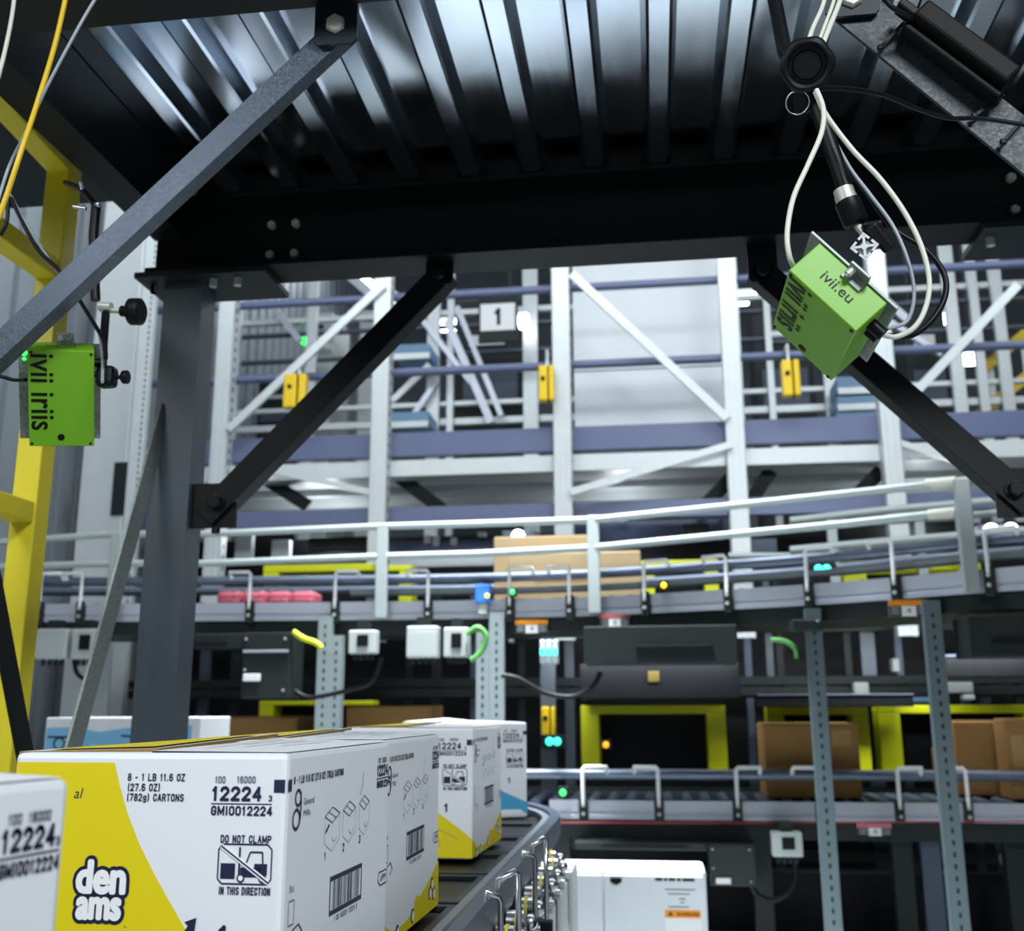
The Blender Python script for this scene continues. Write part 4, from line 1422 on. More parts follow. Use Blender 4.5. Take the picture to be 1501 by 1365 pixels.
# yellow twin housings on the rails
for lab, x0, x1, y0, y1 in (('yellow twin housing hung beside left black brace', 416, 446, 548, 596), ('yellow twin housing just left of third upright', 789, 812, 535, 586), ('yellow twin housing below the tilted green camera', 1145, 1175, 527, 579), ('yellow housing low on column of portal, left of yellow frame', 793, 814, 1036, 1084)):
    Yb = YR - 0.16 if y0 < 900 else 6.9
    p, q = PY(x0, y0, Yb), PY(x1, y1, Yb)
    t = thing('switch_housing', lab, 'safety switch', ((p.x + q.x) / 2, Yb, q.z))
    w_ = q.x - p.x
    for s, (a, c) in enumerate(((0, .58), (.66, 1.0))):
        b = MB()
        b.box((p.x + w_ * a, Yb, q.z), (p.x + w_ * c, Yb + 0.08, p.z), 0, 0.012)
        b.build('case', M['yelo'], t)
    b = MB()
    b.box((p.x + w_ * .58, Yb + 0.02, q.z), (p.x + w_ * .66, Yb + 0.08, p.z), 0)
    b.build('seam', M['rub'], t)
    b = MB()
    zc = (p.z + q.z) / 2
    b.cyl((p.x + w_ * .3, Yb, zc + .03), (p.x + w_ * .3, Yb - 0.012, zc + .03), 0.016, 0, 10)
    b.build('latch', M['rub'], t)
    b = MB()
    b.tube([((p.x + q.x) / 2, Yb + 0.1, p.z - 0.02), ((p.x + q.x) / 2, Yb + 0.1, p.z + 0.14), ((p.x + q.x) / 2, Yb + 0.21, p.z + 0.14)], 0.012, 0, 8)
    b.build('hanger', M['rack'], t)

t = thing('sensor_post', 'dark slim post left of central yellow portal carrying yellow housing', 'post', (0, 7.0, 0))
xx = PY(804, 1050, 7.0).x
b = MB()
b.box((xx - 0.05, 6.985, 0), (xx + 0.05, 7.04, 1.9), 0, 0.004)
b.build('shaft', M['post'], t)
b = MB()
b.box((xx - 0.09, 6.95, 0), (xx + 0.09, 7.08, 0.012))
b.build('foot', M['post'], t)
# tall white perforated upright by the wall
t = thing('strut_post', 'white perforated strut between left wall and slate column', 'post', (-3.5, 6.8, 0))
xx = PY(213, 520, 6.8).x
b = MB()
b.box((xx - 0.05, 6.77, 0), (xx + 0.05, 6.83, 4.9), 0, 0.003)
for k in range(60):
    b.box((xx + 0.025, 6.767, 2.0 + k * 0.045), (xx + 0.035, 6.77, 2.022 + k * 0.045), 1)
b.build('channel', [M['rack'], M['plast']], t)
b = MB()
b.box((xx - 0.09, 6.72, 0), (xx + 0.09, 6.88, 0.012))
b.build('foot', M['rack'], t)
t = thing('wall_duct', 'pale vertical duct against the left wall with a small grey hatch', 'duct', (-3.9, 6.9, 0))
xa, xb = max(-4.19, PY(118, 700, 6.9).x), PY(184, 700, 6.9).x
b = MB()
b.box((xa, 6.9, 0), (xb, 7.1, 5.5), 0, 0.01)
b.build('shaft', M['rack'], t)
b = MB()
p, q = PY(168, 678, 6.89), PY(183, 755, 6.89)
b.box((p.x, 6.885, q.z), (q.x, 6.898, p.z), 0, 0.003)
b.build('hatch', M['char'], t)

# ================================================================== ROLLER CONVEYORS
UP_PATH = [(-4.6, 5.62), (-3.4, 5.82), (-2.5, 5.92), (-1.6, 5.99), (-0.91, 6.0), (-0.28, 5.91), (0.37, 5.67), (0.78, 5.49), (1.13, 5.27), (1.45, 5.03), (1.80, 4.82), (2.3, 4.6)]
LO_PATH = [(-1.2, 6.0), (0, 6.0), (1.0, 6.0), (2.6, 6.0)]


def on_path(path, px, y=880):
    """point of an XY path seen in column px of the photo's frame: x, y and travel direction"""
    best = None
    sp = smooth_path([Vector((a, c, 0)) for a, c in path], 24)
    for i in range(len(sp) - 1):
        d = ray(px, y)
        # side of the view line
        s0 = sp[i].x * d.y - sp[i].y * d.x
        s1 = sp[i + 1].x * d.y - sp[i + 1].y * d.x
        if s0 <= 0 <= s1 or s1 <= 0 <= s0:
            t_ = s0 / (s0 - s1) if s0 != s1 else 0
            p = sp[i].lerp(sp[i + 1], t_)
            return p, (sp[i + 1] - sp[i]).normalized()
    return (sp[0] if px < 700 else sp[-1]), Vector((1, 0, 0))


def zat(px, y, Yb):
    return PY(px, y, Yb).z


def conveyor(name, label, path, z0, z1, brackets, legs, under, skip_panels=()):
    """z0..z1 silver side panel; guide tubes above; U-bent brackets at given columns"""
    t = thing(name, label, 'conveyor', (0, 6.0, 0))
    sp = smooth_path([Vector((a, c, 0)) for a, c in path], 10)

    def seg_path(pa, pb):
        a, c = on_path(path, pa)[0], on_path(path, pb)[0]
        pts = [a] + [p for p in sp if a.x + 0.01 < p.x < c.x - 0.01] + [c]
        return pts
    xs = sorted(brackets)
    prev = None
    # silver side panel in lengths between the clamps
    cuts = [-60] + xs + [1560] if path is UP_PATH else [795] + xs + [1560]
    for a, c in zip(cuts[:-1], cuts[1:]):
        if c - a < 24:
            continue
        pts = seg_path(a + 7, c - 7)
        if len(pts) < 2 or (pts[0] - pts[-1]).length < 0.03:
            continue
        b = MB()
        h = z1 - z0
        b.sweep(pts, [(-0.02, z0), (0.0, z0), (0.0, z0 + h * .22), (-0.006, z0 + h * .26), (-0.006, z0 + h * .36), (0.0, z0 + h * .4), (0.0, z1), (-0.02, z1)])
        b.build('side_panel', M['alu'], t)
    # dark bed behind and under
    b = MB()
    b.sweep(sp, [(-0.62, z0 - under), (-0.03, z0 - under), (-0.03, z0 + 0.02), (-0.62, z0 + 0.02)])
    b.build('bed_frame', M['char'], t)
    b = MB()
    b.sweep(sp, [(-0.64, z0), (-0.60, z0), (-0.60, z1), (-0.64, z1)])
    b.build('far_side_panel', M['alud'], t)
    # rollers
    acc = 0
    k = 0
    for p, q in zip(sp[:-1], sp[1:]):
        L = (q - p).length
        d_ = (q - p).normalized()
        nn = Vector((-d_.y, d_.x, 0))
        while acc < L and k < 62:
            c = p + d_ * acc + Vector((0, 0, z1 - 0.02))
            if c.x > -4.0:
                b = MB()
                b.cyl(c + nn * 0.03, c + nn * 0.59, 0.028, 0, 10)
                b.build('roller', M['alud'], t)
                k += 1
            acc += 0.105
        acc -= L
    # guide tube
    gz = z1 + 0.135
    b = MB()
    b.tube([p + Vector((0.0, 0.05, gz)) for p in sp], 0.028, 0, 10)
    b.build('guide_rail', M['guide'], t)
    if path is UP_PATH:
        b = MB()
        xs0 = on_path(path, 497)[0].x
        b.tube([p + Vector((0.0, 0.09, gz - 0.075)) for p in sp if p.x > xs0], 0.020, 0, 10)
        b.build('guide_rail', M['legm'], t)
        b = MB()
        b.tube([p + Vector((0.0, 0.60, gz)) for p in sp], 0.028, 0, 10)
        b.build('guide_rail', M['guide'], t)
    for j, px in enumerate(xs):
        p, d_ = on_path(path, px)
        nn = Vector((d_.y, -d_.x, 0))
        o = p + nn * 0.012
        b = MB()
        b.bar(o + Vector((0, 0, z0 - 0.02)), o + Vector((0, 0, z1 + 0.015)), 0.045, 0.03, 0, tuple(nn), 0.008)
        bcl = b.build('bracket_clamp', M['char'], t)
        for zz in (z0 + 0.03, z0 + 0.075):
            b = MB()
            b.cyl(o + nn * 0.014 + Vector((0, 0, zz)), o + nn * 0.022 + Vector((0, 0, zz)), 0.010, 0, 8)
            b.build('bolt', M['bolt'], bcl)
        b = MB()
        s = -1 if j % 2 else 1
        q = o + d_ * (0.13 * s)
        b.tube([o + nn * 0.01 + Vector((0, 0, z1 - 0.02)), o + nn * 0.01 + Vector((0, 0, gz + 0.03)), o + nn * 0.01 + d_ * (0.01 * s) + Vector((0, 0, gz + 0.042)), q + Vector((0, 0, gz + 0.042)), q - nn * 0.02 + Vector((0, 0, gz + 0.03)), q - nn * 0.05 + Vector((0, 0, gz))], 0.0105, 0, 8)
        b.build('guide_bracket', M['white'], t)
    for (px, ztop, wv, mk) in legs:
        p, d_ = on_path(path, px)
        b = MB()
        x_, y_ = p.x, p.y - 0.035
        b.box((x_ - wv, y_, 0), (x_ + wv, y_ + 0.006, ztop))
        for s in (-1, 1):
            b.box((x_ + s * wv - 0.003, y_, 0), (x_ + s * wv + 0.003, y_ + 0.05, ztop))
        nh = int((ztop - 0.15) / 0.05)
        for h in range(nh):
            b.box((x_ - 0.006, y_ - 0.0012, 0.15 + h * 0.05), (x_ + 0.006, y_, 0.172 + h * 0.05), 1)
        b.box((x_ - wv * 2, y_ - 0.03, 0), (x_ + wv * 2, y_ + 0.08, 0.01))
        b.build('leg', [M[mk], M['char']], t)
    return t


UZ0, UZ1 = 1.800, 1.905
up = conveyor('roller_conveyor', 'upper roller conveyor curving gently closer at right, silver side panels', UP_PATH, UZ0, UZ1,
              [60, 120, 245, 367, 492, 628, 748, 836, 947, 1068, 1187, 1316, 1455],
              [(481, UZ0 + .02, 0.040, 'legm'), (498, UZ0 - .09, 0.034, 'legm'), (709, UZ0 - .08, 0.034, 'legm'), (729, UZ0 + .03, 0.040, 'legm'), (1189, UZ0 - .02, 0.036, 'legd'), (1362, UZ0 - .02, 0.036, 'legd')], 0.08)
lo = conveyor('roller_conveyor', 'lower roller conveyor running straight at right, with red cord below', LO_PATH, 0.708, 0.805,
              [850, 956, 1066, 1182, 1293, 1389, 1497], [], 0.10)
ZLO = 0.708
for px in (815, 1100, 1300, 1340, 1460):
    p, d_ = on_path(LO_PATH, px)
    b = MB()
    b.box((p.x - 0.05, 6.12, 0), (p.x + 0.05, 6.2, ZLO - 0.09), 0, 0.004)
    b.build('leg', M['alud' if px == 1340 else 'char'], lo)

# charcoal skirts and housings hung under the conveyors
def panel(name, lab, cat, x0, y0, x1, y1, Yb, dep, m, extra=None):
    p, q = PY(x0, y0, Yb), PY(x1, y1, Yb)
    if y0 < 930:
        p.z = min(p.z, UZ0 - 0.082)
    elif 1200 < y0:
        p.z = min(p.z, ZLO - 0.102)
    t = thing(name, lab, cat, ((p.x + q.x) / 2, Yb + dep / 2, q.z))
    b = MB()
    b.box((p.x, Yb, q.z), (q.x, Yb + dep, p.z), 0, 0.006)
    b.build('casing', m, t)
    w_, h_ = q.x - p.x, p.z - q.z
    for nm, mm, (a, c, e, g) in (extra or ()):
        b = MB()
        b.box((p.x + w_ * a, Yb - 0.014, p.z - h_ * g), (p.x + w_ * c, Yb - 0.001, p.z - h_ * e), 0, 0.003)
        b.build(nm, M[mm], t)
    return t


bolts4 = [('bolt', 'bolt', (.05, .09, .08, .12)), ('bolt', 'bolt', (.85, .89, .08, .12)), ('bolt', 'bolt', (.05, .09, .55, .59)), ('bolt', 'bolt', (.85, .89, .86, .90))]
panel('drive_housing', 'charcoal drive housing with white tag left of twin conveyor legs', 'housing', 358, 912, 424, 1024, 5.75, 0.22, M['char'], [('lid_edge', 'alu', (.02, .95, .27, .31)), ('tag', 'white', (.05, .40, .63, .74))] + bolts4)
panel('drive_housing', 'long charcoal housing with dark slot above the central yellow portal', 'housing', 855, 912, 1083, 972, 5.62, 0.25, M['char'], [('slot', 'rub', (.34, .84, .52, .64))])
panel('drive_housing', 'long charcoal housing at right edge under the upper conveyor', 'housing', 1418, 902, 1530, 962, 4.95, 0.25, M['char'], [('slot', 'rub', (.3, .9, .55, .68))])
panel('drive_housing', 'charcoal skirt with slot under lower conveyor above the white cabinet', 'housing', 842, 1208, 1038, 1248, 5.86, 0.25, M['char'], [('slot', 'rub', (.2, .85, .5, .68))])
panel('drive_housing', 'charcoal box with white tag under lower conveyor, right of white cabinet', 'housing', 1038, 1212, 1110, 1300, 5.80, 0.25, M['char'], [('tag', 'white', (.12, .44, .80, .94))] + bolts4)
panel('drive_housing', 'black cross drum housing directly above central yellow portal', 'housing', 850, 974, 1086, 1024, 6.5, 0.3, M['rub'], [('drum_end', 'gold', (.43, .50, .22, .52))])
panel('drive_housing', 'charcoal skirt left of slate column below upper conveyor', 'housing', 282, 912, 357, 950, 5.78, 0.2, M['char'], [('slot', 'rub', (.0, .7, .55, .7))])
panel('drive_housing', 'dark green-grey bracket box over the perforated leg right of centre', 'housing', 1160, 892, 1206, 924, 5.35, 0.14, M['char'], [('bolt', 'bolt', (.8, .88, .1, .25))])
panel('drive_housing', 'black drum housing at right edge above the brown cartons', 'housing', 1385, 960, 1530, 992, 6.5, 0.3, M['rub'], [('rim', 'alud', (.0, 1., .0, .1))])
panel('drive_housing', 'black cross bar housing between the two right perforated legs', 'housing', 1110, 1018, 1340, 1036, 6.6, 0.2, M['rub'], [('rim', 'alud', (.0, 1., .0, .12))])

for lab, x0, y0, x1, y1, Yb, win in (('pale junction box under left end of upper conveyor', 53, 922, 95, 966, 5.55, False), ('pale control box with black window beside flat brace', 106, 922, 140, 966, 5.55, True),
                                     ('pale control box with black window right of twin legs', 511, 924, 550, 958, 5.78, True), ('larger pale junction box with bottom glands, fourth along conveyor', 596, 918, 641, 964, 5.78, False),
                                     ('pale control box with black window and green leads', 650, 920, 686, 963, 5.78, True), ('pale control box with black window under the lower conveyor', 1131, 1220, 1178, 1257, 5.8, True)):
    p, q = PY(x0, y0, Yb), PY(x1, y1, Yb)
    t = thing('control_box', lab, 'control box', ((p.x + q.x) / 2, Yb, q.z))
    b = MB()
    b.box((p.x, Yb, q.z), (q.x, Yb + 0.09, p.z), 0, 0.008)
    b.build('case', M['box'], t)
    w_, h_ = q.x - p.x, p.z - q.z
    b = MB()
    if win:
        b.box((p.x + w_ * .32, Yb - 0.006, q.z + h_ * .30), (p.x + w_ * .74, Yb - 0.001, q.z + h_ * .80), 0, 0.002)
        b.build('window', M['rub'], t)
    else:
        b.box((p.x + w_ * .03, Yb - 0.012, q.z + h_ * .05), (q.x - w_ * .03, Yb - 0.001, p.z - h_ * .22), 0, 0.005)
        b.build('lid', M['box'], t)
    for k in range(4):
        b = MB()
        xk = p.x + w_ * (.2 + .2 * k)
        b.cyl((xk, Yb + 0.04, q.z), (xk, Yb + 0.04, q.z - 0.035), 0.012, 0, 8)
        b.build('cable_gland', M['char'], t)
    b = MB()
    b.box((p.x + w_ * .3, Yb + 0.02, p.z), (p.x + w_ * .7, Yb + 0.08, p.z + 0.05))
    b.build('hanger', M['char'], t)

# labels stuck along the conveyors
def sticker(lab, x0, y0, x1, y1, path, mtop, off=-0.035, slope=0):
    p, d_ = on_path(path, (x0 + x1) / 2)
    Yb = p.y + off
    a, c = PY(x0, y0, Yb), PY(x1, y1, Yb)
    t = thing('warning_label', lab, 'label', ((a.x + c.x) / 2, Yb, c.z))
    w_, h_ = c.x - a.x, a.z - c.z
    b = MB()
    b.box((a.x, Yb, c.z), (c.x, Yb + 0.004, a.z))
    b.build('plate', M['white'], t)
    b = MB()
    f = Face(b, (a.x, Yb, a.z), (1, 0, 0), (0, 0, -1), (0, -1, 0))
    f.rect(0, 0, w_, h_ * .36, 0, 0.001)
    f.rect(0, h_ * .36, w_ * .32, h_, 1, 0.001)
    f.rect(w_ * .70, h_ * .36, w_, h_, 1, 0.001)
    for k in range(3):
        f.rect(w_ * .05, h_ * (.46 + .17 * k), w_ * .27, h_ * (.52 + .17 * k), 2, 0.002)
        f.rect(w_ * .74, h_ * (.46 + .17 * k), w_ * .95, h_ * (.52 + .17 * k), 2, 0.002)
    f.text('4', w_ * .46, h_ * .82, w_ * .56, -h_ * .35, 1, h=0.002)
    b.build('print', [mtop, M['char'], M['box']], t, fix=False)
    return t


sticker('orange-topped warning label under upper conveyor left of centre', 755, 909, 803, 928, UP_PATH, M['oran'], -0.01)
sticker('orange-topped warning label at top of right perforated leg', 1302, 880, 1361, 903, UP_PATH, M['oran'], -0.06)
sticker('red and white label under upper conveyor by the railing post', 877, 900, 924, 919, UP_PATH, M['redl'], -0.01)
sticker('red and white label under lower conveyor at the red cord', 1256, 1207, 1308, 1226, LO_PATH, M['redl'], -0.01)

# red pull cord
pa, pb = PY(805, 1206, 5.93), PY(1520, 1204, 5.93)
cable('pull_cord', 'thin red pull cord stretched along the lower conveyor', [pa, pa.lerp(pb, .5) + Vector((0, 0, -0.004)), pb], 0.0038, M['red'], 'cord')

# lights and sensors
def led(lab, x, y, Yb, r, mk, hous='char', n=1):
    p = PY(x, y, Yb)
    t = thing('indicator_lamp', lab, 'indicator light', p)
    b = MB()
    b.box((p.x - r * 1.6 * n, p.y + 0.004, p.z - r * 1.6), (p.x + r * 1.6 * n, p.y + 0.05, p.z + r * 1.6), 0, 0.004)
    b.build('holder', M[hous], t)
    b = MB()
    for k in range(n):
        b.ball((p.x + (k - (n - 1) / 2) * r * 1.9, p.y, p.z), r, 0)
    b.build('lens', M[mk], t)


led('cyan glowing indicator left of the central yellow portal', 811, 1087, 6.4, 0.024, 'ledc', n=2)
led('cyan glowing indicator on upper conveyor at right', 1206, 834, 5.65, 0.022, 'ledc', n=2)
led('orange glowing indicator inside central yellow portal', 888, 1092, 6.6, 0.018, 'ledo')
led('small yellow indicator on upper conveyor right of tan carton', 973, 858, 5.75, 0.016, 'ledy')
led('small green indicator on upper conveyor below tan carton', 751, 868, 5.92, 0.014, 'ledg')
led('small green indicator on the lower conveyor bracket', 825, 1162, 5.93, 0.018, 'ledg')
p, q = PY(790, 938, 5.9), PY(819, 973, 5.9)
t = thing('valve_block', 'three white modules with a cyan glow under the upper conveyor', 'valve block', ((p.x + q.x) / 2, 5.9, q.z))
w_ = (q.x - p.x) / 3
for k in range(3):
    b = MB()
    b.box((p.x + w_ * k + 0.004, 5.9, q.z), (p.x + w_ * (k + 1) - 0.004, 5.98, p.z), 0, 0.008)
    b.build('module', M['cab'], t)
    b = MB()
    zc = (p.z + q.z) / 2
    b.box((p.x + w_ * k + 0.006, 5.892, zc - 0.018), (p.x + w_ * (k + 1) - 0.006, 5.899, zc + 0.018), 0, 0.003)
    b.build('glow_strip', M['ledc'], t)
p, q = PY(696, 856, 5.95), PY(718, 884, 5.95)
t = thing('photo_sensor', 'bright blue sensor with yellow light beside tan carton', 'sensor', ((p.x + q.x) / 2, 5.95, q.z))
b = MB()
b.box((p.x, 5.95, q.z), (q.x, 6.02, p.z), 0, 0.01)
b.build('case', M['sens'], t)
b = MB()
b.ball((q.x - 0.015, 5.945, q.z + 0.04), 0.013, 0)
b.build('indicator_light', M['ledy'], t)
b = MB()
b.box((p.x + .02, 5.96, q.z - 0.06), (q.x - .02, 5.99, q.z))
b.build('bracket', M['box'], t)

# ---- cartons and packs riding on the conveyors
def plain_box(lab, x0, y0, x1, y1, Yb, dep, mk, group, marks=(), zfloor=None):
    p, q = PY(x0, y0, Yb), PY(x1, y1, Yb)
    z0 = zfloor if zfloor is not None else q.z
    t = thing('cardboard_box', lab, 'cardboard box', ((p.x + q.x) / 2, Yb + dep / 2, z0), group)
    b = MB()
    b.box((p.x, Yb, z0), (q.x, Yb + dep, p.z), 0, 0.006)
    b.build('body', M[mk], t)
    for k in range(2):
        b = MB()
        xm = (p.x + q.x) / 2
        b.box((p.x + 0.006 if k == 0 else xm + 0.002, Yb + 0.006, p.z + 0.0005), (xm - 0.002 if k == 0 else q.x - 0.006, Yb + dep - 0.006, p.z + 0.005))
        b.build('flap', M[mk], t)
    if marks:
        b = MB()
        w_, h_ = q.x - p.x, p.z - z0
        f = Face(b, (p.x, Yb, p.z), (1, 0, 0), (0, 0, -1), (0, -1, 0))
        for (a, c, e, g) in marks:
            f.rect(w_ * a, h_ * c, w_ * e, h_ * g, 0, 0.001)
        b.build('print', M['edge'], t, fix=False)
    return t


G1 = 'cardboard boxes riding the background conveyors'
plain_box('tan cardboard box on upper conveyor, back left one with raised top', 724, 788, 866, 850, 6.36, 0.2, 'tan', G1, zfloor=UZ1 + 0.008)
plain_box('tan cardboard box on upper conveyor, front right one behind railing post', 745, 812, 940, 852, 6.11, 0.22, 'tan', G1, [(.2, .55, .6, .62)], zfloor=UZ1 + 0.008)
plain_box('brown box on the lower conveyor behind the left perforated leg', 1119, 1062, 1262, 1130, 6.13, 0.4, 'brown', G1, [(.72, .08, .92, .3)], zfloor=0.815)
plain_box('brown box on lower conveyor at right edge, left of the pair', 1396, 1058, 1470, 1130, 6.36, 0.2, 'brown', G1, zfloor=0.815)
plain_box('brown box on lower conveyor cut by the right edge', 1472, 1055, 1545, 1130, 6.12, 0.2, 'brown', G1, [(.1, .2, .4, .6)], zfloor=0.815)
plain_box('small brown box glimpsed beside the right perforated leg', 1378, 1098, 1396, 1120, 6.4, 0.2, 'brown', G1, zfloor=0.815)
plain_box('brown box low behind the cartons, left of twin legs', 334, 1052, 432, 1120, 6.3, 0.35, 'brown', G1)
plain_box('brown box low behind the cartons, right of twin legs', 508, 1036, 632, 1110, 6.3, 0.35, 'brown', G1)
t = thing('low_conveyor', 'dark low conveyor hidden behind the cartons under the brown boxes', 'conveyor', (-2.0, 6.4, 0))
zlow = PY(400, 1120, 6.3).z
zl2 = PY(560, 1110, 6.3).z
b = MB()
b.box((-3.4, 6.2, zlow - 0.12), (-1.95, 6.75, zlow), 0, 0.005)
b.build('bed', M['char'], t)
b = MB()
b.box((-1.93, 6.2, zl2 - 0.12), (-1.25, 6.75, zl2), 0, 0.005)
b.build('bed', M['char'], t)
for xx in (-3.3, -2.1, -1.8, -1.35):
    b = MB()
    b.box((xx - 0.04, 6.4, 0), (xx + 0.04, 6.48, min(zlow, zl2) - 0.12))
    b.build('leg', M['char'], t)
for k, (a, c) in enumerate(((316, 352), (353, 389), (390, 424), (425, 460))):
    Yb = 6.2
    p, q = PY(a, 866, Yb), PY(c, 880, Yb)
    t = thing('wrapped_pack', ('pink wrapped pack on upper conveyor, nearest slate column', 'pink wrapped pack on upper conveyor, second from slate column', 'pink wrapped pack on upper conveyor, third from slate column', 'pink wrapped pack on upper conveyor, closest to the twin legs')[k], 'package', ((p.x + q.x) / 2, Yb + .1, UZ1 + 0.008), 'pink wrapped packs in a row on the upper conveyor')
    b = MB()
    zc = (p.z + UZ1 + 0.008) / 2
    hz = max(0.02, (p.z - UZ1 - 0.008) / 2)
    b.obox(((p.x + q.x) / 2, Yb + .1, zc), (1, 0, 0), (0, 1, 0), (0, 0, 1), (q.x - p.x - 0.012, 0.2, 2 * hz), 0, hz * .6)
    b.build('wrapper', M['pink'], t)
    b = MB()
    b.box((p.x + 0.012, Yb + .012, zc + hz * 1.0), (q.x - 0.03, Yb + .15, zc + hz + 0.002))
    b.build('seal', M['white'], t)

# ---- yellow tunnel portals
def portal(lab, x0, y0, x1, y1, Yb, bw, th, left=True, right=True, dep=0.18):
    p, q = PY(x0, y0, Yb), PY(x1, y1, Yb)
    t = thing('tunnel_portal', lab, 'tunnel frame', ((p.x + q.x) / 2, Yb, q.z), None)
    b = MB()
    b.box((p.x, Yb, p.z - th), (q.x, Yb + dep, p.z), 0, 0.006)
    b.build('top_bar', M['yelg'], t)
    for ok, a in ((left, p.x), (right, q.x - bw)):
        if ok:
            b = MB()
            b.box((a, Yb, q.z), (a + bw, Yb + dep, p.z - th), 0, 0.006)
            b.build('side_bar', M['yelg'], t)
    b = MB()
    b.box((p.x + 0.02, Yb + dep + 0.01, q.z), (q.x - 0.02, Yb + dep + 0.24, p.z - 0.005))
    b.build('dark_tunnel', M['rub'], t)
    return t


portal('lime yellow portal frame, central one above the lower conveyor', 851, 1034, 1068, 1142, 6.75, 0.115, 0.055)
portal('lime yellow portal frame low at right edge behind brown boxes', 1286, 1034, 1545, 1142, 6.9, 0.13, 0.05)
portal('lime yellow portal behind the brown box and left perforated leg', 1124, 1036, 1280, 1140, 6.8, 0.10, 0.05)
portal('lime yellow portal low behind twin legs, left of centre', 380, 1028, 538, 1330, 6.98, 0.10, 0.03, True, False)
portal('lime yellow portal on the upper level left of the second upright', 386, 829, 545, 856, 6.8, 0.11, 0.05, True, False)
portal('lime yellow portal on upper level just right of second upright', 556, 829, 602, 905, 6.8, 0.085, 0.04, False, True)
portal('lime yellow portal on the upper level right of tan boxes', 938, 822, 1055, 880, 6.78, 0.09, 0.05)
portal('lime yellow portal on upper level at the right behind railings', 1235, 822, 1440, 850, 6.78, 0.14, 0.07)

# dark machine mass behind the portals
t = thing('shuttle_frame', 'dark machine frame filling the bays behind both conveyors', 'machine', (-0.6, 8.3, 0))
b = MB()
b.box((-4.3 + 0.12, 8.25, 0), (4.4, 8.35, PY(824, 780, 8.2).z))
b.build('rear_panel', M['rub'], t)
for px in (300, 345, 600, 640, 700, 765, 835, 1098, 1130, 1145, 1245, 1275, 1320, 1412, 1440, 1490):
    xx = PY(px, 1000, 7.7).x
    b = MB()
    wv = random.choice((.025, .035, .05))
    b.box((xx - wv, 7.67, 0), (xx + wv, 7.73, 2.2), 0, 0.004)
    b.build('upright', M[random.choice(('char', 'alud', 'post', 'post'))], t)
b = MB()
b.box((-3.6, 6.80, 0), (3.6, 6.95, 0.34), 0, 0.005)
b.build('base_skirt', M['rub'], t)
for nm, mk, x0, y0, x1, y1, Yb in (('shelf_beam', 'blue', 568, 795, 725, 811, 7.95), ('side_sheet', 'cab', 346, 768, 368, 824, 7.9), ('side_sheet', 'rack', 398, 792, 424, 822, 7.9), ('grey_unit', 'char', 452, 788, 545, 806, 7.8),
                                   ('slide_tray', 'cab', 570, 818, 726, 829, 7.75), ('shelf_beam', 'blue', 838, 766, 1062, 790, 7.9), ('grey_unit', 'char', 1000, 768, 1040, 786, 7.7), ('grey_unit', 'alud', 1100, 790, 1140, 812, 7.7),
                                   ('side_sheet', 'rack', 1180, 742, 1260, 748, 7.9), ('shelf_beam', 'blue', 1290, 735, 1420, 750, 7.9), ('lamp_cover', 'white', 622, 784, 630, 796, 7.9), ('lamp_cover', 'white', 634, 786, 643, 800, 7.9), ('lamp_cover', 'white', 660, 788, 668, 799, 7.9), ('lamp_cover', 'white', 700, 780, 712, 786, 7.9)):
    p, q = PY(x0, y0, Yb), PY(x1, y1, Yb)
    b = MB()
    b.box((p.x, Yb, q.z), (q.x, Yb + 0.06, p.z), 0, 0.006)
    b.build(nm, M[mk], t)
for yy in (925, 1000, 1015, 1160, 1250, 1300):
    z = PY(824, yy, 7.62).z
    b = MB()
    b.box((-4.0, 7.6, z - 0.03), (4.2, 7.66, z + 0.03), 0, 0.004)
    b.build('cross_member', M['char'], t)
for (x0, y0, x1, y1, mk) in ((1252, 1000, 1275, 1018, 'box'), (1384, 1000, 1428, 1016, 'box'), (1413, 1018, 1430, 1026, 'white'), (1308, 965, 1320, 985, 'box'), (1338, 1022, 1372, 1030, 'bluel'),
                             (1440, 1340, 1452, 1356, 'box'), (1486, 1342, 1500, 1358, 'redl'), (605, 940, 622, 965, 'alud'), (745, 930, 752, 942, 'box'), (1470, 1255, 1492, 1270, 'box')):
    p, q = PY(x0, y0, 7.5), PY(x1, y1, 7.5)
    b = MB()
    b.box((p.x, 7.5, q.z), (q.x, 7.595, p.z), 0, 0.01)
    b.build('terminal_block', M[mk], t)

# hanging leads under the conveyors
cable('lead', 'thick black lead drooping between twin legs and central portal', pix([(735, 990, 5.85), (760, 995, 5.85), (800, 1016, 5.85), (840, 1021, 5.85), (870, 1005, 5.85), (880, 985, 5.85)]), 0.014, M['plast'])
cable('lead', 'black lead looping below housing with white tag, by twin legs', pix([(425, 990, 5.85), (430, 1010, 5.85), (450, 1022, 5.85), (475, 1020, 5.85), (510, 1012, 5.85), (545, 1000, 5.85), (560, 965, 5.85)]), 0.013, M['plast'])
cable('lead', 'black lead looping under control box beneath the lower conveyor', pix([(1100, 1290, 5.85), (1108, 1310, 5.85), (1130, 1320, 5.85), (1155, 1310, 5.85), (1166, 1285, 5.85), (1165, 1258, 5.85)]), 0.014, M['plast'])
cable('lead', 'short yellow-green lead arching left of the twin legs', pix([(430, 926, 5.75), (445, 936, 5.75), (462, 942, 5.75), (472, 950, 5.75)]), 0.016, M['yelg'])
cable('lead', 'green lead bundle right of windowed control box', pix([(684, 930, 5.76), (700, 920, 5.76), (712, 932, 5.76), (706, 955, 5.76), (690, 968, 5.76)]), 0.015, M['green'])
cable('lead', 'green leads hanging near left perforated leg', pix([(1130, 938, 5.5), (1150, 940, 5.5), (1165, 950, 5.5), (1168, 965, 5.5)]), 0.012, M['green'])
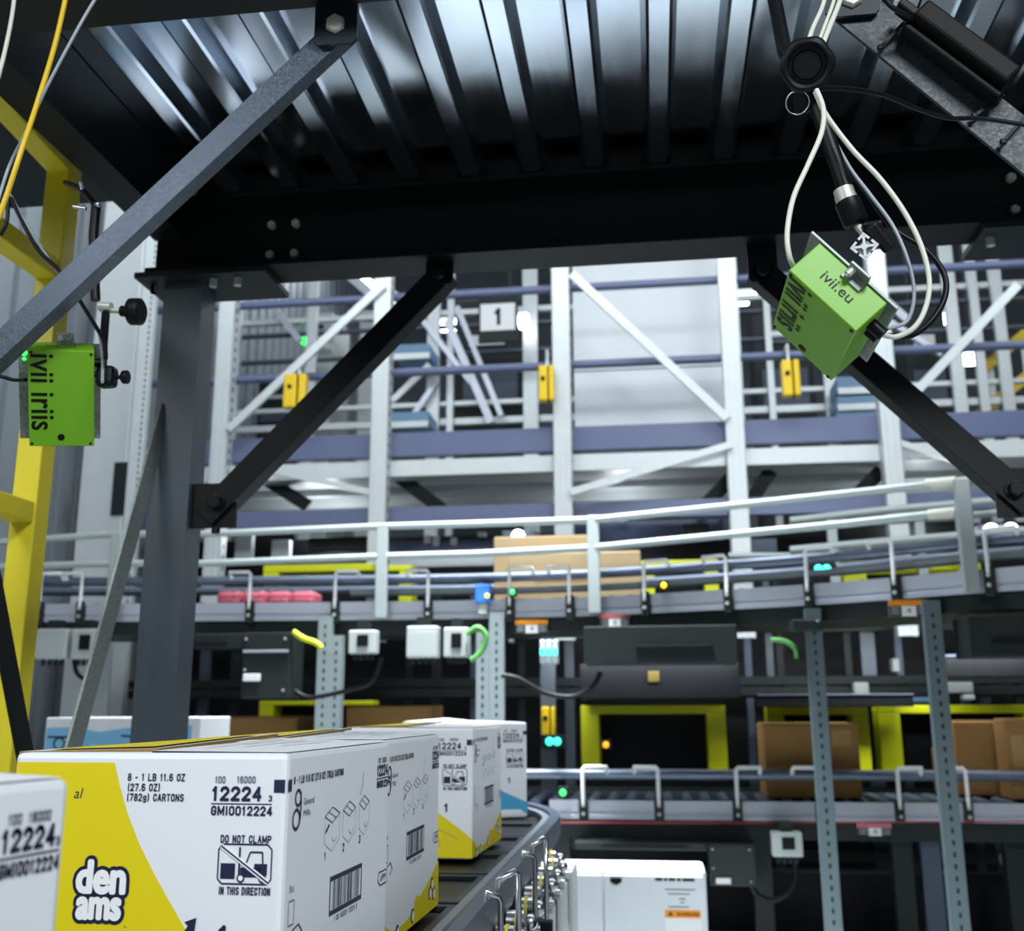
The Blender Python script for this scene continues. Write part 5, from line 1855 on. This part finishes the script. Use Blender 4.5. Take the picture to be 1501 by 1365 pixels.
cable('lead', 'black lead looping beside flat brace under left control boxes', pix([(108, 960, 5.6), (112, 985, 5.6), (125, 995, 5.6), (140, 985, 5.6)]), 0.012, M['plast'])

# ================================================================== SAFETY RAILINGS
def railing(lab, pts_top, pts_low, posts, r=0.026, posth=0.030, cover=None):
    t = thing('safety_railing', lab, 'railing', pts_top[0].copy())
    for pts in (pts_top, pts_low):
        b = MB()
        b.tube(pts, r, 0, 10)
        b.build('rail', M['railm'], t)
    for (a, c) in posts:
        b = MB()
        b.bar(a, c, posth * 2, posth * 1.2, 0, (0, 1, 0), 0.006)
        b.build('post', M['railm'], t)
    if cover:
        for a, c in cover:
            b = MB()
            b.tube([a, c], r * 1.25, 0, 10)
            b.build('tape_wrap', M['cw'], t)
    return t


def UPp(px, y, off=-0.06):
    p, d_ = on_path(UP_PATH, px)
    return PY(px, y, p.y + off)


def vpost(px, y0, y1, off=-0.06):
    p = UPp(px, y1, off)
    q = Vector((p.x, p.y, UPp(px, y0, off).z))
    return (p, q)


tops = [UPp(x, y) for x, y in ((-40, 798), (165, 783), (300, 783), (558, 772), (700, 768), (872, 762), (1060, 743), (1240, 724), (1425, 704))]
lows = [UPp(x, y) for x, y in ((-40, 833), (165, 826), (300, 826), (558, 816), (700, 812), (872, 803), (1060, 785), (1240, 768), (1425, 748))]
railing('pale two-bar railing along front of the upper conveyor with square posts', tops, lows,
        [vpost(163, 780, 905), vpost(558, 768, 907), vpost(872, 756, 900), vpost(1425, 702, 868)], 0.021, 0.034, [(UPp(1358, 710), UPp(1402, 706)), (UPp(1362, 755), UPp(1402, 751))])
t2 = [PY(x, y, 6.55) for x, y in ((1158, 764), (1300, 748), (1463, 734))]
l2 = [PY(x, y, 6.55) for x, y in ((1158, 807), (1300, 794), (1501, 778))]
pp = PY(1224, 842, 6.55)
railing('pale railing behind the upper conveyor at right, ending mid frame', t2, l2, [(Vector((pp.x, 6.55, 1.8)), Vector((pp.x, 6.55, PY(1224, 762, 6.55).z))), (Vector((PY(1412, 800, 6.55).x, 6.55, 1.8)), Vector((PY(1412, 800, 6.55).x, 6.55, PY(1412, 740, 6.55).z)))], 0.026)
t3 = [PY(x, y, 6.75) for x, y in ((1285, 765), (1400, 758), (1520, 745))]
l3 = [PY(x, y, 6.75) for x, y in ((1068, 815), (1230, 815), (1380, 804))]
railing('pale railing farthest back at right with a long white lower bar', t3, l3, [(Vector((PY(1350, 800, 6.75).x, 6.75, 1.8)), Vector((PY(1350, 800, 6.75).x, 6.75, PY(1350, 758, 6.75).z)))], 0.022)
for lab, x, y, Yb in (('round white work lamp glowing at right above railing', 1466, 778, 7.0), ('small white lamp glowing above tan boxes', 760, 787, 7.0)):
    p = PY(x, y, Yb)
    t = thing('work_lamp', lab, 'lamp', p)
    for s in ((-1, 1) if x > 1000 else (0,)):
        b = MB()
        b.ball((p.x + s * 0.06, p.y - 0.02, p.z), 0.045, 0)
        b.build('bulb', M['lite'], t)
    b = MB()
    b.box((p.x - 0.12, p.y + 0.03, p.z - 0.04), (p.x + 0.12, p.y + 0.3, p.z + 0.05), 0, 0.01)
    b.build('holder', M['alud'], t)

# ================================================================== WHITE CABINET
YC = 4.6
p, q = PY(700, 1265, YC), PY(1034, 1265, YC)
zt = p.z * .5 + q.z * .5 - 0.022
t = thing('control_cabinet', 'white metal cabinet with black lock and orange label, bottom centre', 'cabinet', ((p.x + q.x) / 2, YC + 0.2, 0))
b = MB()
b.box((p.x, YC, 0.08), (q.x, YC + 0.26, zt), 0, 0.014)
b.build('body', M['cab'], t)
b = MB()
b.box((p.x + .02, YC + 0.02, 0), (q.x - .02, YC + 0.24, 0.08))
b.build('plinth', M['char'], t)
xs_ = PY(884, 1300, YC).x
for a, c in ((p.x + 0.012, xs_ - 0.004), (xs_ + 0.004, q.x - 0.012)):
    b = MB()
    b.box((a, YC - 0.014, 0.10), (c, YC - 0.001, zt - 0.022), 0, 0.004)
    door = b.build('door', M['cab'], t)
b = MB()
lk = PY(903, 1290, YC - 0.016)
b.prism([(-0.024, 0.008), (0.024, 0.008), (0.022, -0.008), (0.0, -0.018), (-0.022, -0.008)][::-1], lk, (1, 0, 0), (0, 0, 1), (0, -1, 0), 0.010)
b.build('lock', M['plast'], door)
b = MB()
o = PY(960, 1282, YC - 0.0142)
f = Face(b, o, (1, 0, 0), (0, 0, -1), (0, -1, 0))
sc_ = PY(1034, 1282, YC).x - PY(1033, 1282, YC).x
for a, c in ((0, 11), (13, 18), (20, 30), (32, 38), (40, 58)):
    f.rect(a * sc_, 5 * sc_, c * sc_, 9 * sc_, 0)
for k, (a, c, yy) in enumerate(((14, 58, 20), (18, 50, 26), (34, 44, 33), (36, 42, 38), (18, 48, 44))):
    f.rect(a * sc_, yy * sc_, c * sc_, (yy + 1.3) * sc_, 0)
x0, y0 = 13 * sc_, 49 * sc_
f.rect(x0, y0, x0 + 52 * sc_, y0 + 11 * sc_, 1)
f.caps('WARNING', x0 + 17 * sc_, y0 + 8 * sc_, x0 + 49 * sc_, -4.8 * sc_, 0, 0.2, 0.0016)
f.poly([(x0 + 4 * sc_, y0 + 8 * sc_), (x0 + 8 * sc_, y0 + 2 * sc_), (x0 + 12 * sc_, y0 + 8 * sc_)], 0, 0.0016)
f.rect(x0, y0 + 11 * sc_, x0 + 52 * sc_, y0 + 40 * sc_, 2)
b.build('door_lettering', [M['plast'], M['oran'], M['white']], door, fix=False)
cable('pull_cord', 'thin red cord hanging down the front of the white cabinet', pix([(826, 1318, YC - .03), (820, 1340, YC - .03), (813, 1372, YC - .03)]), 0.004, M['red'], 'cord')

# ================================================================== HALL LAMPS
for lab, x, y, Yb, L, ry in (('slanting white strip lamp at top left of rack opening', 525, 408, 12.5, 1.2, 0.6), ('white strip lamp seen between left black brace and rail', 660, 478, 12.0, 0.25, 0), ('bright strip lamp at left behind slate column', 322, 545, 12.0, 0.5, 0.8),
                             ('white strip lamp behind second rack bay, lower left', 372, 590, 12.0, 0.5, 0.5), ('bright round lamp right of tilted camera', 1385, 468, 12.5, 0.22, 0), ('white strip lamp under right rails', 1340, 536, 12.0, 0.3, 0), ('white strip lamp right of tilted camera lower down', 1425, 527, 12.0, 0.2, 0),
                             ('white strip lamp right of white enclosure at the top', 1110, 438, 12.0, 0.5, 0), ('short lamp right of white enclosure near the floor beam', 1128, 590, 11.4, 0.2, 0), ('short lamp on pale post right of numbered sign', 768, 472, 9.2, 0.1, 0), ('long lamp low behind numbered sign', 748, 578, 12.0, 0.3, 0)):
    p = PY(x, y, Yb)
    t = thing('strip_lamp', lab, 'ceiling lamp', p)
    dv = Vector((math.cos(ry), 0, -math.sin(ry)))
    up_ = Vector((math.sin(ry), 0, math.cos(ry)))
    b = MB()
    b.obox(p, dv, (0, 1, 0), up_, (L, 0.12, 0.12), 0, 0.02)
    b.build('diffuser', M['lite'], t)
    b = MB()
    b.obox(p + up_ * 0.08, dv, (0, 1, 0), up_, (L * 1.04, 0.16, 0.04), 0, 0.006)
    b.build('housing', M['rack'], t)
    if Yb > 10:
        b = MB()
        b.tube([p + up_ * 0.10, Vector((p.x, p.y, 8.99))], 0.012, 0, 6)
        b.build('suspension_rod', M['char'], t)
